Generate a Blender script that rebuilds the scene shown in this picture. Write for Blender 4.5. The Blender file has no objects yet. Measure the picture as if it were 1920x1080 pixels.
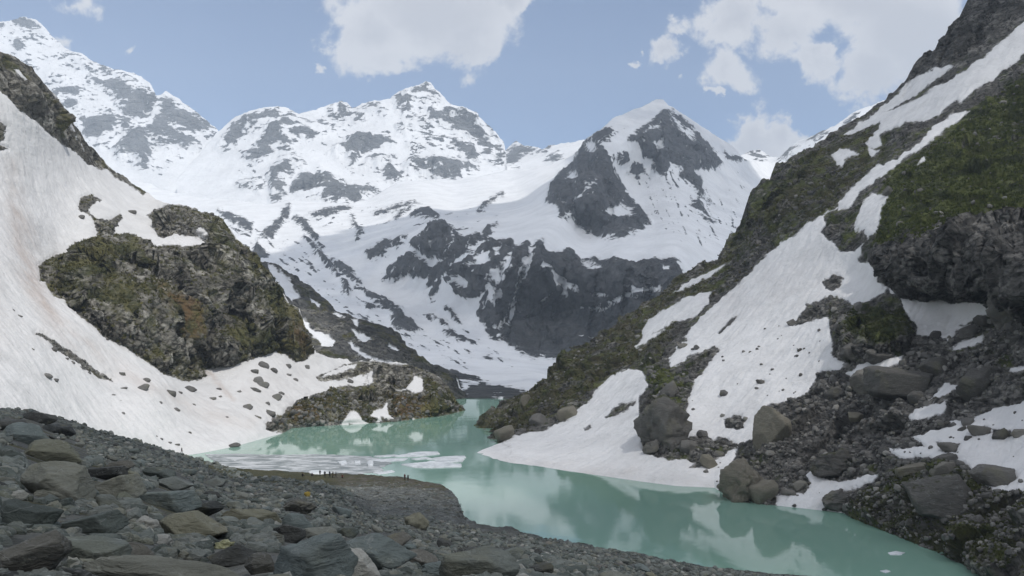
import bpy, bmesh, math, random
import numpy as np
from mathutils import Vector, Matrix
R = math.radians
scene = bpy.context.scene
COL = scene.collection
# ------------------------------------------------------------------ camera, sun, sky, exposure
F, CX, HY, EYE = 1663.0, 960.0, 620.0, 34.5          # focal length in photo pixels, principal column, horizon row, eye height over the lake
cam_data = bpy.data.cameras.new('camera'); cam = bpy.data.objects.new('camera', cam_data); COL.objects.link(cam)
cam.location = (0, 0, EYE); cam.rotation_euler = (R(90), 0, 0)
cam_data.sensor_width = 36; cam_data.lens = 36 * F / 1920; cam_data.shift_y = (HY - 540) / 1920
cam_data.clip_start = 0.1; cam_data.clip_end = 30000
scene.camera = cam
SUN = Vector((0.36, -0.40, 0.85)).normalized()
SUN_EL = math.asin(SUN.z); SUN_AZ = math.atan2(SUN.x, SUN.y)
sd = bpy.data.lights.new('sun', 'SUN'); sun = bpy.data.objects.new('sun', sd); COL.objects.link(sun)
sd.energy = 2.8; sd.angle = R(0.53); sd.color = (1.0, 0.96, 0.9)
sun.rotation_euler = (-SUN).to_track_quat('-Z', 'Y').to_euler()
scene.view_settings.view_transform = 'Standard'; scene.view_settings.look = 'None'
scene.view_settings.exposure = -0.06; scene.view_settings.gamma = 1.0
cy = scene.cycles
cy.use_denoising = True; cy.denoising_input_passes = 'RGB_ALBEDO_NORMAL'; cy.denoising_prefilter = 'ACCURATE'; cy.max_bounces = 8; cy.diffuse_bounces = 3; cy.glossy_bounces = 3; cy.transparent_max_bounces = 12
cy.volume_bounces = 1; cy.sample_clamp_indirect = 4.0; cy.caustics_reflective = False; cy.caustics_refractive = False

class NT:
    """small helper to wire shader nodes"""
    def __init__(s, tree): s.t = tree; s.n = tree.nodes; s.l = tree.links
    def new(s, typ, **kw):
        n = s.n.new(typ)
        for k, v in kw.items(): setattr(n, k, v)
        return n
    def put(s, sock, v):
        if hasattr(v, 'is_output') or isinstance(v, bpy.types.NodeSocket): s.l.new(v, sock)
        else:
            if isinstance(v, (tuple, list)) and len(v) == 3 and sock.type == 'RGBA': v = (*v, 1)
            sock.default_value = v
    def m(s, op, a, b=0.0, c=None, clamp=False):
        n = s.new('ShaderNodeMath', operation=op, use_clamp=clamp)
        s.put(n.inputs[0], a); s.put(n.inputs[1], b)
        if c is not None: s.put(n.inputs[2], c)
        return n.outputs[0]
    def sstep(s, x, lo, hi, to0=0.0, to1=1.0, smooth=True):
        n = s.new('ShaderNodeMapRange'); n.interpolation_type = 'SMOOTHSTEP' if smooth else 'LINEAR'
        s.put(n.inputs['Value'], x); s.put(n.inputs['From Min'], lo); s.put(n.inputs['From Max'], hi)
        s.put(n.inputs['To Min'], to0); s.put(n.inputs['To Max'], to1)
        return n.outputs['Result']
    def noise(s, vec, scale, detail=6.0, rough=0.55, dist=0.0, color=False):
        n = s.new('ShaderNodeTexNoise'); s.put(n.inputs['Vector'], vec); s.put(n.inputs['Scale'], scale)
        n.inputs['Detail'].default_value = detail; n.inputs['Roughness'].default_value = rough; n.inputs['Distortion'].default_value = dist
        return n.outputs['Color' if color else 'Fac']
    def voro(s, vec, scale, feature='DISTANCE_TO_EDGE'):
        n = s.new('ShaderNodeTexVoronoi', feature=feature); s.put(n.inputs['Vector'], vec); s.put(n.inputs['Scale'], scale)
        return n.outputs['Distance']
    def mix(s, f, a, b):
        n = s.new('ShaderNodeMix', data_type='RGBA'); s.put(n.inputs[0], f); s.put(n.inputs[6], a); s.put(n.inputs[7], b)
        return n.outputs[2]
    def vmap(s, vec, scale=(1, 1, 1), rot=(0, 0, 0), loc=(0, 0, 0)):
        n = s.new('ShaderNodeMapping'); s.put(n.inputs['Vector'], vec)
        n.inputs['Scale'].default_value = scale; n.inputs['Rotation'].default_value = rot; n.inputs['Location'].default_value = loc
        return n.outputs['Vector']
    def attr(s, name):
        n = s.new('ShaderNodeAttribute'); n.attribute_name = name
        return n.outputs['Fac']
    def bump(s, h, dist, strength=1.0, normal=None):
        n = s.new('ShaderNodeBump'); s.put(n.inputs['Height'], h); n.inputs['Distance'].default_value = dist; n.inputs['Strength'].default_value = strength
        if normal is not None: s.l.new(normal, n.inputs['Normal'])
        return n.outputs['Normal']

world = bpy.data.worlds.new("World"); scene.world = world; world.use_nodes = True
def build_world():
    w = NT(world.node_tree); w.n.clear()
    out = w.new('ShaderNodeOutputWorld')
    sky = w.new('ShaderNodeTexSky', sky_type='NISHITA', sun_disc=False)
    sky.sun_elevation = SUN_EL; sky.sun_rotation = SUN_AZ; sky.altitude = 3400; sky.air_density = 1.0; sky.dust_density = 0.2; sky.ozone_density = 1.6
    bg = w.new('ShaderNodeBackground'); w.put(bg.inputs['Color'], sky.outputs['Color']); bg.inputs['Strength'].default_value = SKY_STRENGTH
    tc = w.new('ShaderNodeTexCoord'); sep = w.new('ShaderNodeSeparateXYZ'); w.put(sep.inputs[0], tc.outputs['Generated'])
    x, y, z = sep.outputs
    ys = w.m('MAXIMUM', y, 0.05)
    u = w.m('MULTIPLY_ADD', w.m('DIVIDE', x, ys), F / 100, CX / 100)           # azimuth tangent and elevation tangent of the sky ahead
    v = w.m('MULTIPLY_ADD', w.m('DIVIDE', z, ys), -F / 100, HY / 100)
    comb = w.new('ShaderNodeCombineXYZ'); w.put(comb.inputs[0], u); w.put(comb.inputs[1], v); uv = comb.outputs[0]
    wv = w.new('ShaderNodeVectorMath', operation='MULTIPLY_ADD'); w.put(wv.inputs[0], w.noise(uv, 1.6, 7, 0.6, 0.0, True)); wv.inputs[1].default_value = (1.1, 1.1, 0); w.put(wv.inputs[2], uv)
    sp2 = w.new('ShaderNodeSeparateXYZ'); w.put(sp2.inputs[0], wv.outputs[0]); u = w.m('SUBTRACT', sp2.outputs[0], 0.55); v0 = v; v = w.m('SUBTRACT', sp2.outputs[1], 0.55)
    n1 = w.noise(uv, 0.9, 9, 0.6, 0.3); n2 = w.noise(w.vmap(uv, loc=(7, 3, 1)), 0.35, 5, 0.5)
    field = None
    for (cx_, cy_, rx, ry, rot, k) in CLOUDS:
        a, b = math.cos(R(rot)), math.sin(R(rot))
        dx = w.m('SUBTRACT', u, cx_ / 100); dy = w.m('SUBTRACT', v, cy_ / 100)
        p = w.m('MULTIPLY_ADD', dx, a / rx * 100, w.m('MULTIPLY', dy, b / rx * 100))
        q = w.m('MULTIPLY_ADD', dx, -b / ry * 100, w.m('MULTIPLY', dy, a / ry * 100))
        d = w.m('SQRT', w.m('MULTIPLY_ADD', p, p, w.m('MULTIPLY', q, q)))
        f = w.m('MULTIPLY', w.m('SUBTRACT', 1.0, d), k)
        field = f if field is None else w.m('SMOOTH_MAX', field, f, 0.12)
    dens = w.m('ADD', field, w.m('MULTIPLY', w.m('SUBTRACT', n1, 0.5), 1.9))
    fac = w.sstep(dens, 0.02, 0.34)
    ahead = w.m('MULTIPLY', w.sstep(y, 0.2, 0.35), w.sstep(v0, -2.2, -0.6))
    nb = w.noise(tc.outputs['Generated'], 2.6, 7, 0.55)
    back = w.sstep(nb, 0.36, 0.54, 0.0, 0.95)
    fac = w.m('ADD', w.m('MULTIPLY', fac, ahead), w.m('MULTIPLY', back, w.m('SUBTRACT', 1.0, ahead)))
    fac = w.m('MULTIPLY', fac, 0.93)
    thick = w.sstep(w.m('ADD', field, w.m('MULTIPLY', w.m('SUBTRACT', n2, 0.5), 1.4)), 0.05, 0.75)
    cc = w.mix(thick, (0.88, 0.87, 0.88), (0.68, 0.68, 0.71))
    cbg = w.new('ShaderNodeBackground'); w.put(cbg.inputs['Color'], cc); cbg.inputs['Strength'].default_value = CLOUD_STRENGTH
    mx = w.new('ShaderNodeMixShader'); w.put(mx.inputs[0], fac); w.l.new(bg.outputs[0], mx.inputs[1]); w.l.new(cbg.outputs[0], mx.inputs[2])
    w.l.new(mx.outputs[0], out.inputs['Surface'])
SKY_STRENGTH, CLOUD_STRENGTH = 0.15, 1.0
CLOUDS = [(800, 20, 185, 115, 8, 1.0), (700, 60, 90, 90, 0, .9), (870, 70, 75, 90, 60, .8), (940, -10, 110, 40, -10, .8), (720, 115, 110, 40, 0, .6),
          (1580, -30, 260, 120, 12, 1.0), (1380, 35, 60, 85, 70, .8), (1700, 60, 170, 130, 20, 1.0), (1535, 110, 50, 50, 0, .8), (1640, 130, 90, 70, 10, .8), (1480, 60, 100, 70, 0, .8),
          (1255, 95, 45, 38, -10, .75), (1350, 130, 55, 38, 25, .6), (1342, 175, 22, 10, 0, .55), (1195, 121, 14, 9, 0, .5), (1275, 155, 16, 16, 0, .4), (1270, 60, 40, 20, -20, .4),
          (1420, 270, 80, 60, 0, .9), (1465, 255, 45, 52, 0, .9), (1390, 275, 45, 50, 0, .8), (602, 118, 16, 16, 0, .45), (60, 85, 95, 34, 20, .35), (130, 15, 60, 22, 20, .3), (240, 92, 14, 16, 0, .35)]
build_world()

# ------------------------------------------------------------------ numeric tools
_rng = np.random.RandomState(7)
_perm = np.concatenate([_rng.permutation(256)] * 3).astype(np.int32)
_g = _rng.normal(size=(256, 3)); _g /= np.linalg.norm(_g, axis=1)[:, None]; _g = _g.astype(np.float32)
def pnoise(P):
    P = P.astype(np.float32); i = np.floor(P).astype(np.int32); f = P - i; i &= 255
    w = f * f * f * (f * (f * 6 - 15) + 10); out = 0
    for a in (0, 1):
        wa = w[:, 0] if a else 1 - w[:, 0]
        for b in (0, 1):
            wb = w[:, 1] if b else 1 - w[:, 1]
            for c in (0, 1):
                wc = w[:, 2] if c else 1 - w[:, 2]
                h = _perm[_perm[_perm[(i[:, 0] + a) & 255] + ((i[:, 1] + b) & 255)] + ((i[:, 2] + c) & 255)]
                g = _g[h]
                out = out + wa * wb * wc * (g[:, 0] * (f[:, 0] - a) + g[:, 1] * (f[:, 1] - b) + g[:, 2] * (f[:, 2] - c))
    return out * 1.5
def fbm(P, size, octs=5, gain=0.5, ridged=False, seed=0.0, lac=2.03):
    q = P / np.float32(size) + np.float32(seed * 17.3 + 100.5); amp, tot, out = 1.0, 0.0, 0.0
    for _ in range(octs):
        n = pnoise(q)
        if ridged: n = 1 - 2 * np.abs(n) * 1.4
        out = out + amp * n; tot += amp; amp *= gain; q = q * np.float32(lac) + np.float32(3.7)
    return out / tot
def facet(P, size, seed=0.0):
    """blocky broken rock: every cell of a random lattice is a tilted plane"""
    q = P / size + seed * 7.7 + 200.5; base = np.floor(q).astype(np.int32); best = np.full(len(q), 1e9); val = np.zeros(len(q))
    for dx in (-1, 0, 1):
        for dy in (-1, 0, 1):
            for dz in (-1, 0, 1):
                c = base + np.array([dx, dy, dz]); h = _perm[_perm[_perm[c[:, 0] & 255] + (c[:, 1] & 255)] + (c[:, 2] & 255)]
                fp = c + 0.5 + 0.62 * _g[h]; d = q - fp; d2 = (d * d).sum(1); m = d2 < best
                best[m] = d2[m]; hm = h[m]; val[m] = (d[m] * _g[(hm + 91) & 255]).sum(1) * 1.1 + (_perm[(hm + 37) & 255] / 255.0 - 0.5) * 0.5
    return val
def sms(x, a, b):
    t = np.clip((x - a) / (b - a), 0, 1); return t * t * (3 - 2 * t)
def unp(px, py, Y): return np.stack([(px - CX) / F * Y, Y + 0 * px, EYE + (HY - py) / F * Y], -1)
def lakeY(py, z=0.0): return (EYE - z) * F / (py - HY)
def sdf(px, py, poly, far=60.0):
    """signed distance in photo pixels, positive inside the outline"""
    poly = np.asarray(poly, float); out = np.full(px.shape, -far)
    lo, hi = poly.min(0) - far, poly.max(0) + far
    m = (px > lo[0]) & (px < hi[0]) & (py > lo[1]) & (py < hi[1])
    if not m.any(): return out
    x, y = px[m], py[m]; d2 = np.full(x.shape, 1e9); ins = np.zeros(x.shape, bool)
    for (ax, ay), (bx, by) in zip(poly, np.roll(poly, -1, 0)):
        ex, ey = bx - ax, by - ay; L = ex * ex + ey * ey + 1e-9
        t = np.clip(((x - ax) * ex + (y - ay) * ey) / L, 0, 1)
        d2 = np.minimum(d2, (x - ax - t * ex) ** 2 + (y - ay - t * ey) ** 2)
        if ay != by:
            c = (ay > y) != (by > y)
            ins ^= c & (x < (bx - ax) * (y - ay) / (by - ay) + ax)
    d = np.sqrt(d2); out[m] = np.clip(np.where(ins, d, -d), -far, far)
    return out
def line(pts, w):
    """a thin outline around a polyline: half width w (a number, or one per point)"""
    pts = np.asarray(pts, float); w = np.broadcast_to(np.asarray(w, float), (len(pts),))
    t = np.gradient(pts, axis=0); t /= np.linalg.norm(t, axis=1)[:, None] + 1e-9; n = np.stack([-t[:, 1], t[:, 0]], 1) * w[:, None]
    return np.concatenate([pts + n, (pts - n)[::-1]])
def tps(ctrl):
    c = np.asarray(ctrl, float); p = c[:, :2] / 500; v = np.log(c[:, 2]); n = len(c)
    def U(r2): return np.where(r2 > 1e-9, r2 * np.log(r2 + 1e-12), 0)
    K = U(((p[:, None] - p[None]) ** 2).sum(-1)) + np.eye(n) * 0.004
    Q = np.concatenate([np.ones((n, 1)), p], 1); A = np.zeros((n + 3, n + 3)); A[:n, :n] = K; A[:n, n:] = Q; A[n:, :n] = Q.T
    s = np.linalg.solve(A, np.concatenate([v, np.zeros(3)]))
    def f(px, py):
        q = np.stack([px, py], -1).reshape(-1, 2) / 500; out = s[n] + q @ s[n + 1:]
        for k in range(n): out += s[k] * U(((q - p[k]) ** 2).sum(-1))
        return np.exp(out.reshape(px.shape))
    return f
def tag(o, label=None, cat=None, group=None, kind=None):
    for k, v in (('label', label), ('category', cat), ('group', group), ('kind', kind)):
        if v: o[k] = v
    return o
def mesh_from(name, V, Fc, mat=None, smooth=True, attrs=None):
    me = bpy.data.meshes.new(name); V = np.ascontiguousarray(V, np.float32); Fc = np.ascontiguousarray(Fc, np.int32)
    k = Fc.shape[1]
    me.vertices.add(len(V)); me.vertices.foreach_set('co', V.ravel())
    me.loops.add(Fc.size); me.loops.foreach_set('vertex_index', Fc.ravel())
    me.polygons.add(len(Fc)); me.polygons.foreach_set('loop_start', np.arange(0, Fc.size, k, dtype=np.int32))
    me.polygons.foreach_set('loop_total', np.full(len(Fc), k, np.int32))
    me.polygons.foreach_set('use_smooth', np.full(len(Fc), smooth))
    for an, av in (attrs or {}).items():
        a = me.attributes.new(an, 'FLOAT', 'POINT'); a.data.foreach_set('value', np.ascontiguousarray(av, np.float32).ravel())
    me.update(calc_edges=True)
    if mat: me.materials.append(mat)
    return me
def link(name, me, loc=(0, 0, 0)):
    o = bpy.data.objects.new(name, me); o.location = loc; COL.objects.link(o); return o

# ------------------------------------------------------------------ materials
def new_mat(name):
    m = bpy.data.materials.new(name); m.use_nodes = True; t = NT(m.node_tree); t.n.clear()
    out = t.new('ShaderNodeOutputMaterial'); b = t.new('ShaderNodeBsdfPrincipled'); t.l.new(b.outputs[0], out.inputs['Surface'])
    b.inputs['Specular IOR Level'].default_value = 0.25; b.inputs['Roughness'].default_value = 0.9
    return m, t, b
def terrain_mat(name, s, edge, rock, grass=None, cells=0.0, streak=(1, 1, 1), srot=(0, 0, 0), snowcol=(0.86, 0.87, 0.88), bumpm=1.0, fleck=0.0, width=1.5):
    """rock, grass and snow ground: s = size in metres of the finest features that matter, edge = raggedness of the snow line"""
    m, t, b = new_mat(name)
    P = t.new('ShaderNodeNewGeometry').outputs['Position']
    Q = t.vmap(P, streak, srot)
    nf = t.noise(Q, 1 / (s * 9), 8, 0.62, 0.4); nm = t.noise(Q, 1 / (s * 60), 6, 0.6, 0.3); nx = t.noise(P, 1 / (s * 30), 9, 0.66)
    snow = t.attr('snow')
    d = t.m('ADD', snow, t.m('MULTIPLY', t.m('SUBTRACT', nf, 0.5), edge * 2.0))
    d = t.m('ADD', d, t.m('MULTIPLY', t.m('SUBTRACT', nx, 0.5), edge * 1.2))
    S = t.sstep(d, -width, width)
    if fleck:
        fl = t.sstep(t.m('ADD', t.m('MULTIPLY', nf, 0.6), t.m('MULTIPLY', nx, 0.4)), fleck, fleck + 0.03)
        S = t.m('MAXIMUM', S, t.m('MULTIPLY', fl, t.sstep(snow, -26.0, -3.0)))
    # rock
    c0, c1, c2 = rock
    rc = t.mix(t.sstep(nf, 0.40, 0.51), c0, c1); rc = t.mix(t.sstep(t.m('ADD', t.m('MULTIPLY', nx, 0.6), t.m('MULTIPLY', nf, 0.4)), 0.51, 0.60), rc, c2)
    if cells:
        cn = t.new('ShaderNodeTexVoronoi'); t.put(cn.inputs['Vector'], P); cn.inputs['Scale'].default_value = cells; cs = t.new('ShaderNodeSeparateColor'); t.put(cs.inputs[0], cn.outputs['Color'])
        rc = t.mix(0.8, rc, t.mix(cs.outputs[0], (0.075, 0.082, 0.078), (0.20, 0.21, 0.20)))
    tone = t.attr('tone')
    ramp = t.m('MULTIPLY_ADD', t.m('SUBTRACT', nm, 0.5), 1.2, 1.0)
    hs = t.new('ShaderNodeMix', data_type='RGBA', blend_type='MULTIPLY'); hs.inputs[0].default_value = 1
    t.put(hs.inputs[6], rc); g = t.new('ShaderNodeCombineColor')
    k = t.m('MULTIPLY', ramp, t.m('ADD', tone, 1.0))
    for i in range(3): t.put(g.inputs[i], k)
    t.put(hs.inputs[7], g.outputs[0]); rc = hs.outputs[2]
    if grass:
        ga = t.attr('green'); gn = t.noise(P, 1 / (s * 34), 9, 0.7)
        gf = t.sstep(t.m('ADD', ga, t.m('ADD', t.m('MULTIPLY', t.m('SUBTRACT', gn, 0.5), 2.6), t.m('MULTIPLY', t.m('SUBTRACT', nm, 0.5), 1.4))), 0.0, 0.45)
        gc = t.mix(t.sstep(t.noise(P, 1 / (s * 40), 5, 0.7), 0.42, 0.6), grass[0], grass[1])
        gc = t.mix(t.m('MULTIPLY', t.attr('brown'), t.sstep(t.noise(P, 1 / (s * 22), 6, 0.7), 0.35, 0.6)), gc, grass[2])
        rc = t.mix(t.m('MULTIPLY', gf, 0.92), rc, gc)
    sn = t.mix(t.sstep(t.noise(P, 1 / (s * 45), 7, 0.65), 0.35, 0.75), snowcol, tuple(x * 0.85 for x in snowcol))
    dn = t.m('MULTIPLY', t.attr('dirt'), t.sstep(t.noise(t.vmap(P, (1, 1, 0.35)), 1 / (s * 40), 8, 0.65), 0.28, 0.72, 0.15, 1.0))
    sn = t.mix(dn, sn, (0.45, 0.385, 0.345))
    t.put(b.inputs['Base Color'], t.mix(S, rc, sn))
    crack = t.voro(Q, 1 / (s * 30))
    h = t.m('ADD', t.m('MULTIPLY', nf, s * 9), t.m('MULTIPLY', t.sstep(crack, 0.0, 0.12), s * 2.5))
    h = t.m('ADD', t.m('MULTIPLY', h, t.m('SUBTRACT', 1.0, S)), t.m('MULTIPLY', t.m('MULTIPLY', t.m('ADD', t.noise(P, 1 / (s * 16), 6, 0.6), t.m('MULTIPLY', t.noise(t.vmap(P, (1, 1, 0.5)), 1 / (s * 60), 4, 0.6), 1.6)), s * 2.6), S))
    t.l.new(t.bump(h, bumpm, 1.0), b.inputs['Normal'])
    return m
# ------------------------------------------------------------------ landforms
SURF = {}
def landform(name, label, top, bot, ctrl, step, mat, base, ops, warp=((40, 5), (12, 3)), disp=None, bulges=(), jag=0.0, shore=False, mottle=None, mono=False, clampz=None,
             back=(10, 30, 0.7), skirt=(3, 3.0), green=(), brown=(), dirt=(), tone=(), key=None, smooth=True):
    top = np.asarray(top, float); bot = np.asarray(bot, float); x0, x1 = top[0, 0], top[-1, 0]
    nx = int((x1 - x0) / step) + 1; xs = np.linspace(x0, x1, nx)
    ty = np.interp(xs, top[:, 0], top[:, 1]); by = np.interp(xs, bot[:, 0], bot[:, 1])
    if jag:
        q = np.stack([xs, 0 * xs + 11.3, 0 * xs + len(name)], -1)
        ty = ty + jag * (fbm(q, 34, 2) + 0.9 * fbm(q, 11, 3, 0.6))
    by = np.maximum(by, ty + 0.5)
    nv = int(np.max(by - ty) / step) + 2; v = np.linspace(0, 1, nv)[:, None]
    PX = np.broadcast_to(xs, (nv, nx)).copy(); PY = by + (ty - by) * v
    fn = tps(ctrl); Y = np.log(fn(PX, PY))
    if shore:
        Yb = np.log(lakeY(by, -0.2)); Y = Y + (Yb - Y[0]) * np.exp(-(by - PY) / 25.0)
    Y = np.exp(Y)
    if clampz: Y = np.minimum(Y, np.where(PY > HY + 2, lakeY(np.maximum(PY, HY + 2), clampz), 1e9))
    if mono: Y = np.maximum.accumulate(np.minimum(Y, np.where(PY > HY + 2, lakeY(np.maximum(PY, HY + 2), 0.25), 1e9)), axis=0)
    P = unp(PX, PY, Y)
    fx, fy = PX.ravel(), PY.ravel(); wx, wy = fx.copy(), fy.copy(); q = np.stack([fx, fy, 0 * fx], -1)
    for k, (sz, am) in enumerate(warp):
        wx += am * 1.6 * fbm(q, sz, 3, 0.55, seed=k + 1); wy += am * 1.6 * fbm(q, sz, 3, 0.55, seed=k + 5)
    S = np.full(fx.shape, float(base)); S0 = S.copy()
    for kind, poly, *st in ops:
        d = sdf(wx, wy, poly)
        if st:      # streaks of rock in snow (f) or of snow in rock (g) along the fall line
            lim, am, ang, Ls, Ws, sd_ = st; m = sms(d, -8, 12); c_, s_ = math.cos(R(ang)), math.sin(R(ang))
            nn = fbm(np.stack([(fx * c_ + fy * s_) / Ls, (-fx * s_ + fy * c_) / Ws, 0 * fx + sd_], -1), 1.0, 4, 0.55)
            S = S * (1 - m) + m * (np.minimum(S, lim + am * nn) if kind == 'f' else np.maximum(S, am * nn - lim)); continue
        S = np.maximum(S, d) if kind == 's' else np.minimum(S, -d)
        S0 = np.maximum(S0, d) if kind == 's' else np.minimum(S0, -d)
    if mottle: S = S + (1 - sms(S, -3, 3)) * mottle[1] * (fbm(P.reshape(-1, 3) * np.array([1, 1, 1.8]) + P.reshape(-1, 3)[:, [2, 2, 0]] * 0.35, mottle[0], 6, 0.62) - mottle[2])
    S = np.clip(S, -40, 40)
    def soft(lst):
        o = np.zeros(fx.shape)
        for poly, val, fall in lst: o = o + val * sms(sdf(wx, wy, poly, max(60, fall * 1.2)), -fall, fall)
        return o
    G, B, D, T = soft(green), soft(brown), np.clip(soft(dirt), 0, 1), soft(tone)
    def normals(P):
        du = np.gradient(P, axis=1); dv = np.gradient(P, axis=0); n = np.cross(du, dv)
        n /= np.linalg.norm(n, axis=-1, keepdims=True) + 1e-9
        return np.where((n[..., 1:2] > 0.3), -n, n)
    fade = sms((by - PY) / 1.0, 0, 14) if shore else np.ones_like(PY)
    for poly, amt, fall, vec in bulges:
        d = sms(sdf(wx, wy, poly, max(60, fall * 1.3)), 0, fall).reshape(PX.shape) * fade
        ray = np.array([0, 0, EYE]) - P; ray /= np.linalg.norm(ray, axis=-1, keepdims=True)
        P = P + d[..., None] * amt * ray
    N = normals(P)
    if disp is not None:
        h = disp(P.reshape(-1, 3), fx, fy, S0).reshape(PX.shape) * fade
        P = P + N * h[..., None]
    rows = [P]; Sr = [S.reshape(PX.shape)]
    ex = [a.reshape(PX.shape) for a in (G, B, D, T)]; EX = [[e] for e in ex]
    pre = []
    for j in range(1, skirt[0] + 1):
        r = P[0].copy(); r[:, 2] -= j * skirt[1]; r[:, 1] -= j * skirt[1] * 0.5; pre.append(r)
    post = []; nb, sp, sl = back; acc = 0
    for j in range(1, nb + 1):
        acc += sp * (0.4 + 0.25 * j); r = P[-1].copy(); r[:, 1] += acc; r[:, 2] -= acc * sl
        r[:, 2] = np.maximum(r[:, 2], -4 - 0.1 * j); post.append(r)
    V = np.concatenate(([np.stack(pre[::-1])] if pre else []) + [P] + ([np.stack(post)] if post else []))
    def pad(A): return np.concatenate([np.repeat(A[:1], len(pre), 0), A, np.repeat(A[-1:], nb, 0)])
    H, W = V.shape[:2]; idx = np.arange(H * W).reshape(H, W)
    fc = np.stack([idx[:-1, :-1], idx[:-1, 1:], idx[1:, 1:], idx[1:, :-1]], -1).reshape(-1, 4)
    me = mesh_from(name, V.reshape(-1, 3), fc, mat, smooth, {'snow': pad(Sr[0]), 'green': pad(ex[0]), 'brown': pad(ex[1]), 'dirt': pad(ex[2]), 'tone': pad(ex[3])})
    o = link(name, me); tag(o, label, None, None, 'structure')
    SURF[key or name] = dict(x0=x0, x1=x1, nx=nx, ty=ty, by=by, nv=nv, P=P, S=Sr[0], N=N)
    return o
def at(key, px, py):
    """point, snow distance and normal of a landform seen at a photo pixel"""
    s = SURF[key]; i = int(round((px - s['x0']) / (s['x1'] - s['x0']) * (s['nx'] - 1))); i = min(max(i, 0), s['nx'] - 1)
    t = (s['by'][i] - py) / (s['by'][i] - s['ty'][i]); j = min(max(int(round(t * (s['nv'] - 1))), 0), s['nv'] - 1)
    return s['P'][j, i], s['S'][j, i], s['N'][j, i]

ROCK_FAR = ((0.07, 0.075, 0.08), (0.105, 0.108, 0.112), (0.14, 0.14, 0.14))
ROCK_PEAK = ((0.16, 0.165, 0.17), (0.205, 0.21, 0.215), (0.27, 0.27, 0.265))
ROCK_NEAR = ((0.07, 0.066, 0.056), (0.19, 0.18, 0.155), (0.42, 0.405, 0.36))
GRASS_L = ((0.06, 0.066, 0.024), (0.14, 0.13, 0.045), (0.17, 0.10, 0.045))
GRASS_R = ((0.036, 0.048, 0.014), (0.118, 0.138, 0.036), (0.115, 0.09, 0.058))
M_far = terrain_mat('far_mountain', 3.2, 22, ROCK_PEAK, streak=(1, 1, 1.9), srot=(0.3, 0.35, 0), bumpm=1.3)
M_mid = terrain_mat('headwall', 1.2, 16, ROCK_FAR, streak=(1, 1, 0.75), srot=(0, 0.25, 0), bumpm=1.2)
M_left = terrain_mat('left_slope', 0.28, 3.6, ROCK_NEAR, GRASS_L, snowcol=(0.67, 0.668, 0.665), streak=(1, 1, 1.3), srot=(0.2, 0.7, 0), bumpm=1.3, fleck=0.0)
M_mor = terrain_mat('moraine_side', 0.35, 4.5, ((0.06, 0.06, 0.06), (0.12, 0.12, 0.115), (0.24, 0.23, 0.20)), GRASS_L, bumpm=1.4)
M_right = terrain_mat('right_slope', 0.20, 3.2, ((0.052, 0.051, 0.049), (0.13, 0.126, 0.118), (0.28, 0.27, 0.25)), GRASS_R, streak=(1, 1, 1.4), srot=(0.1, -0.6, 0), snowcol=(0.735, 0.735, 0.735), bumpm=1.4)
M_front = terrain_mat('rubble_ground', 0.10, 3.0, ((0.035, 0.036, 0.034), (0.08, 0.082, 0.078), (0.16, 0.155, 0.145)), ((0.05, 0.052, 0.02), (0.085, 0.08, 0.03), (0.12, 0.108, 0.095)), bumpm=1.5, cells=1.6)

def d_far(ar, asn, size):
    def f(P, px, py, S):
        k = 0.25 * sms(-S, -6, 6) + 0.75 * sms(-S, 0, 18)
        return ar * k * (0.6 * (fbm(P, size, 6, 0.55, True) - 0.3) + 0.42 * facet(P, size * 0.4) + 0.22 * facet(P, size * 0.13, 2)) + asn * fbm(P, size * 1.6, 4) + ar * 0.25 * k * fbm(P, size / 6, 4, 0.6) - 0.18 * ar * sms(S, -8, 12)
    return f
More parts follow.
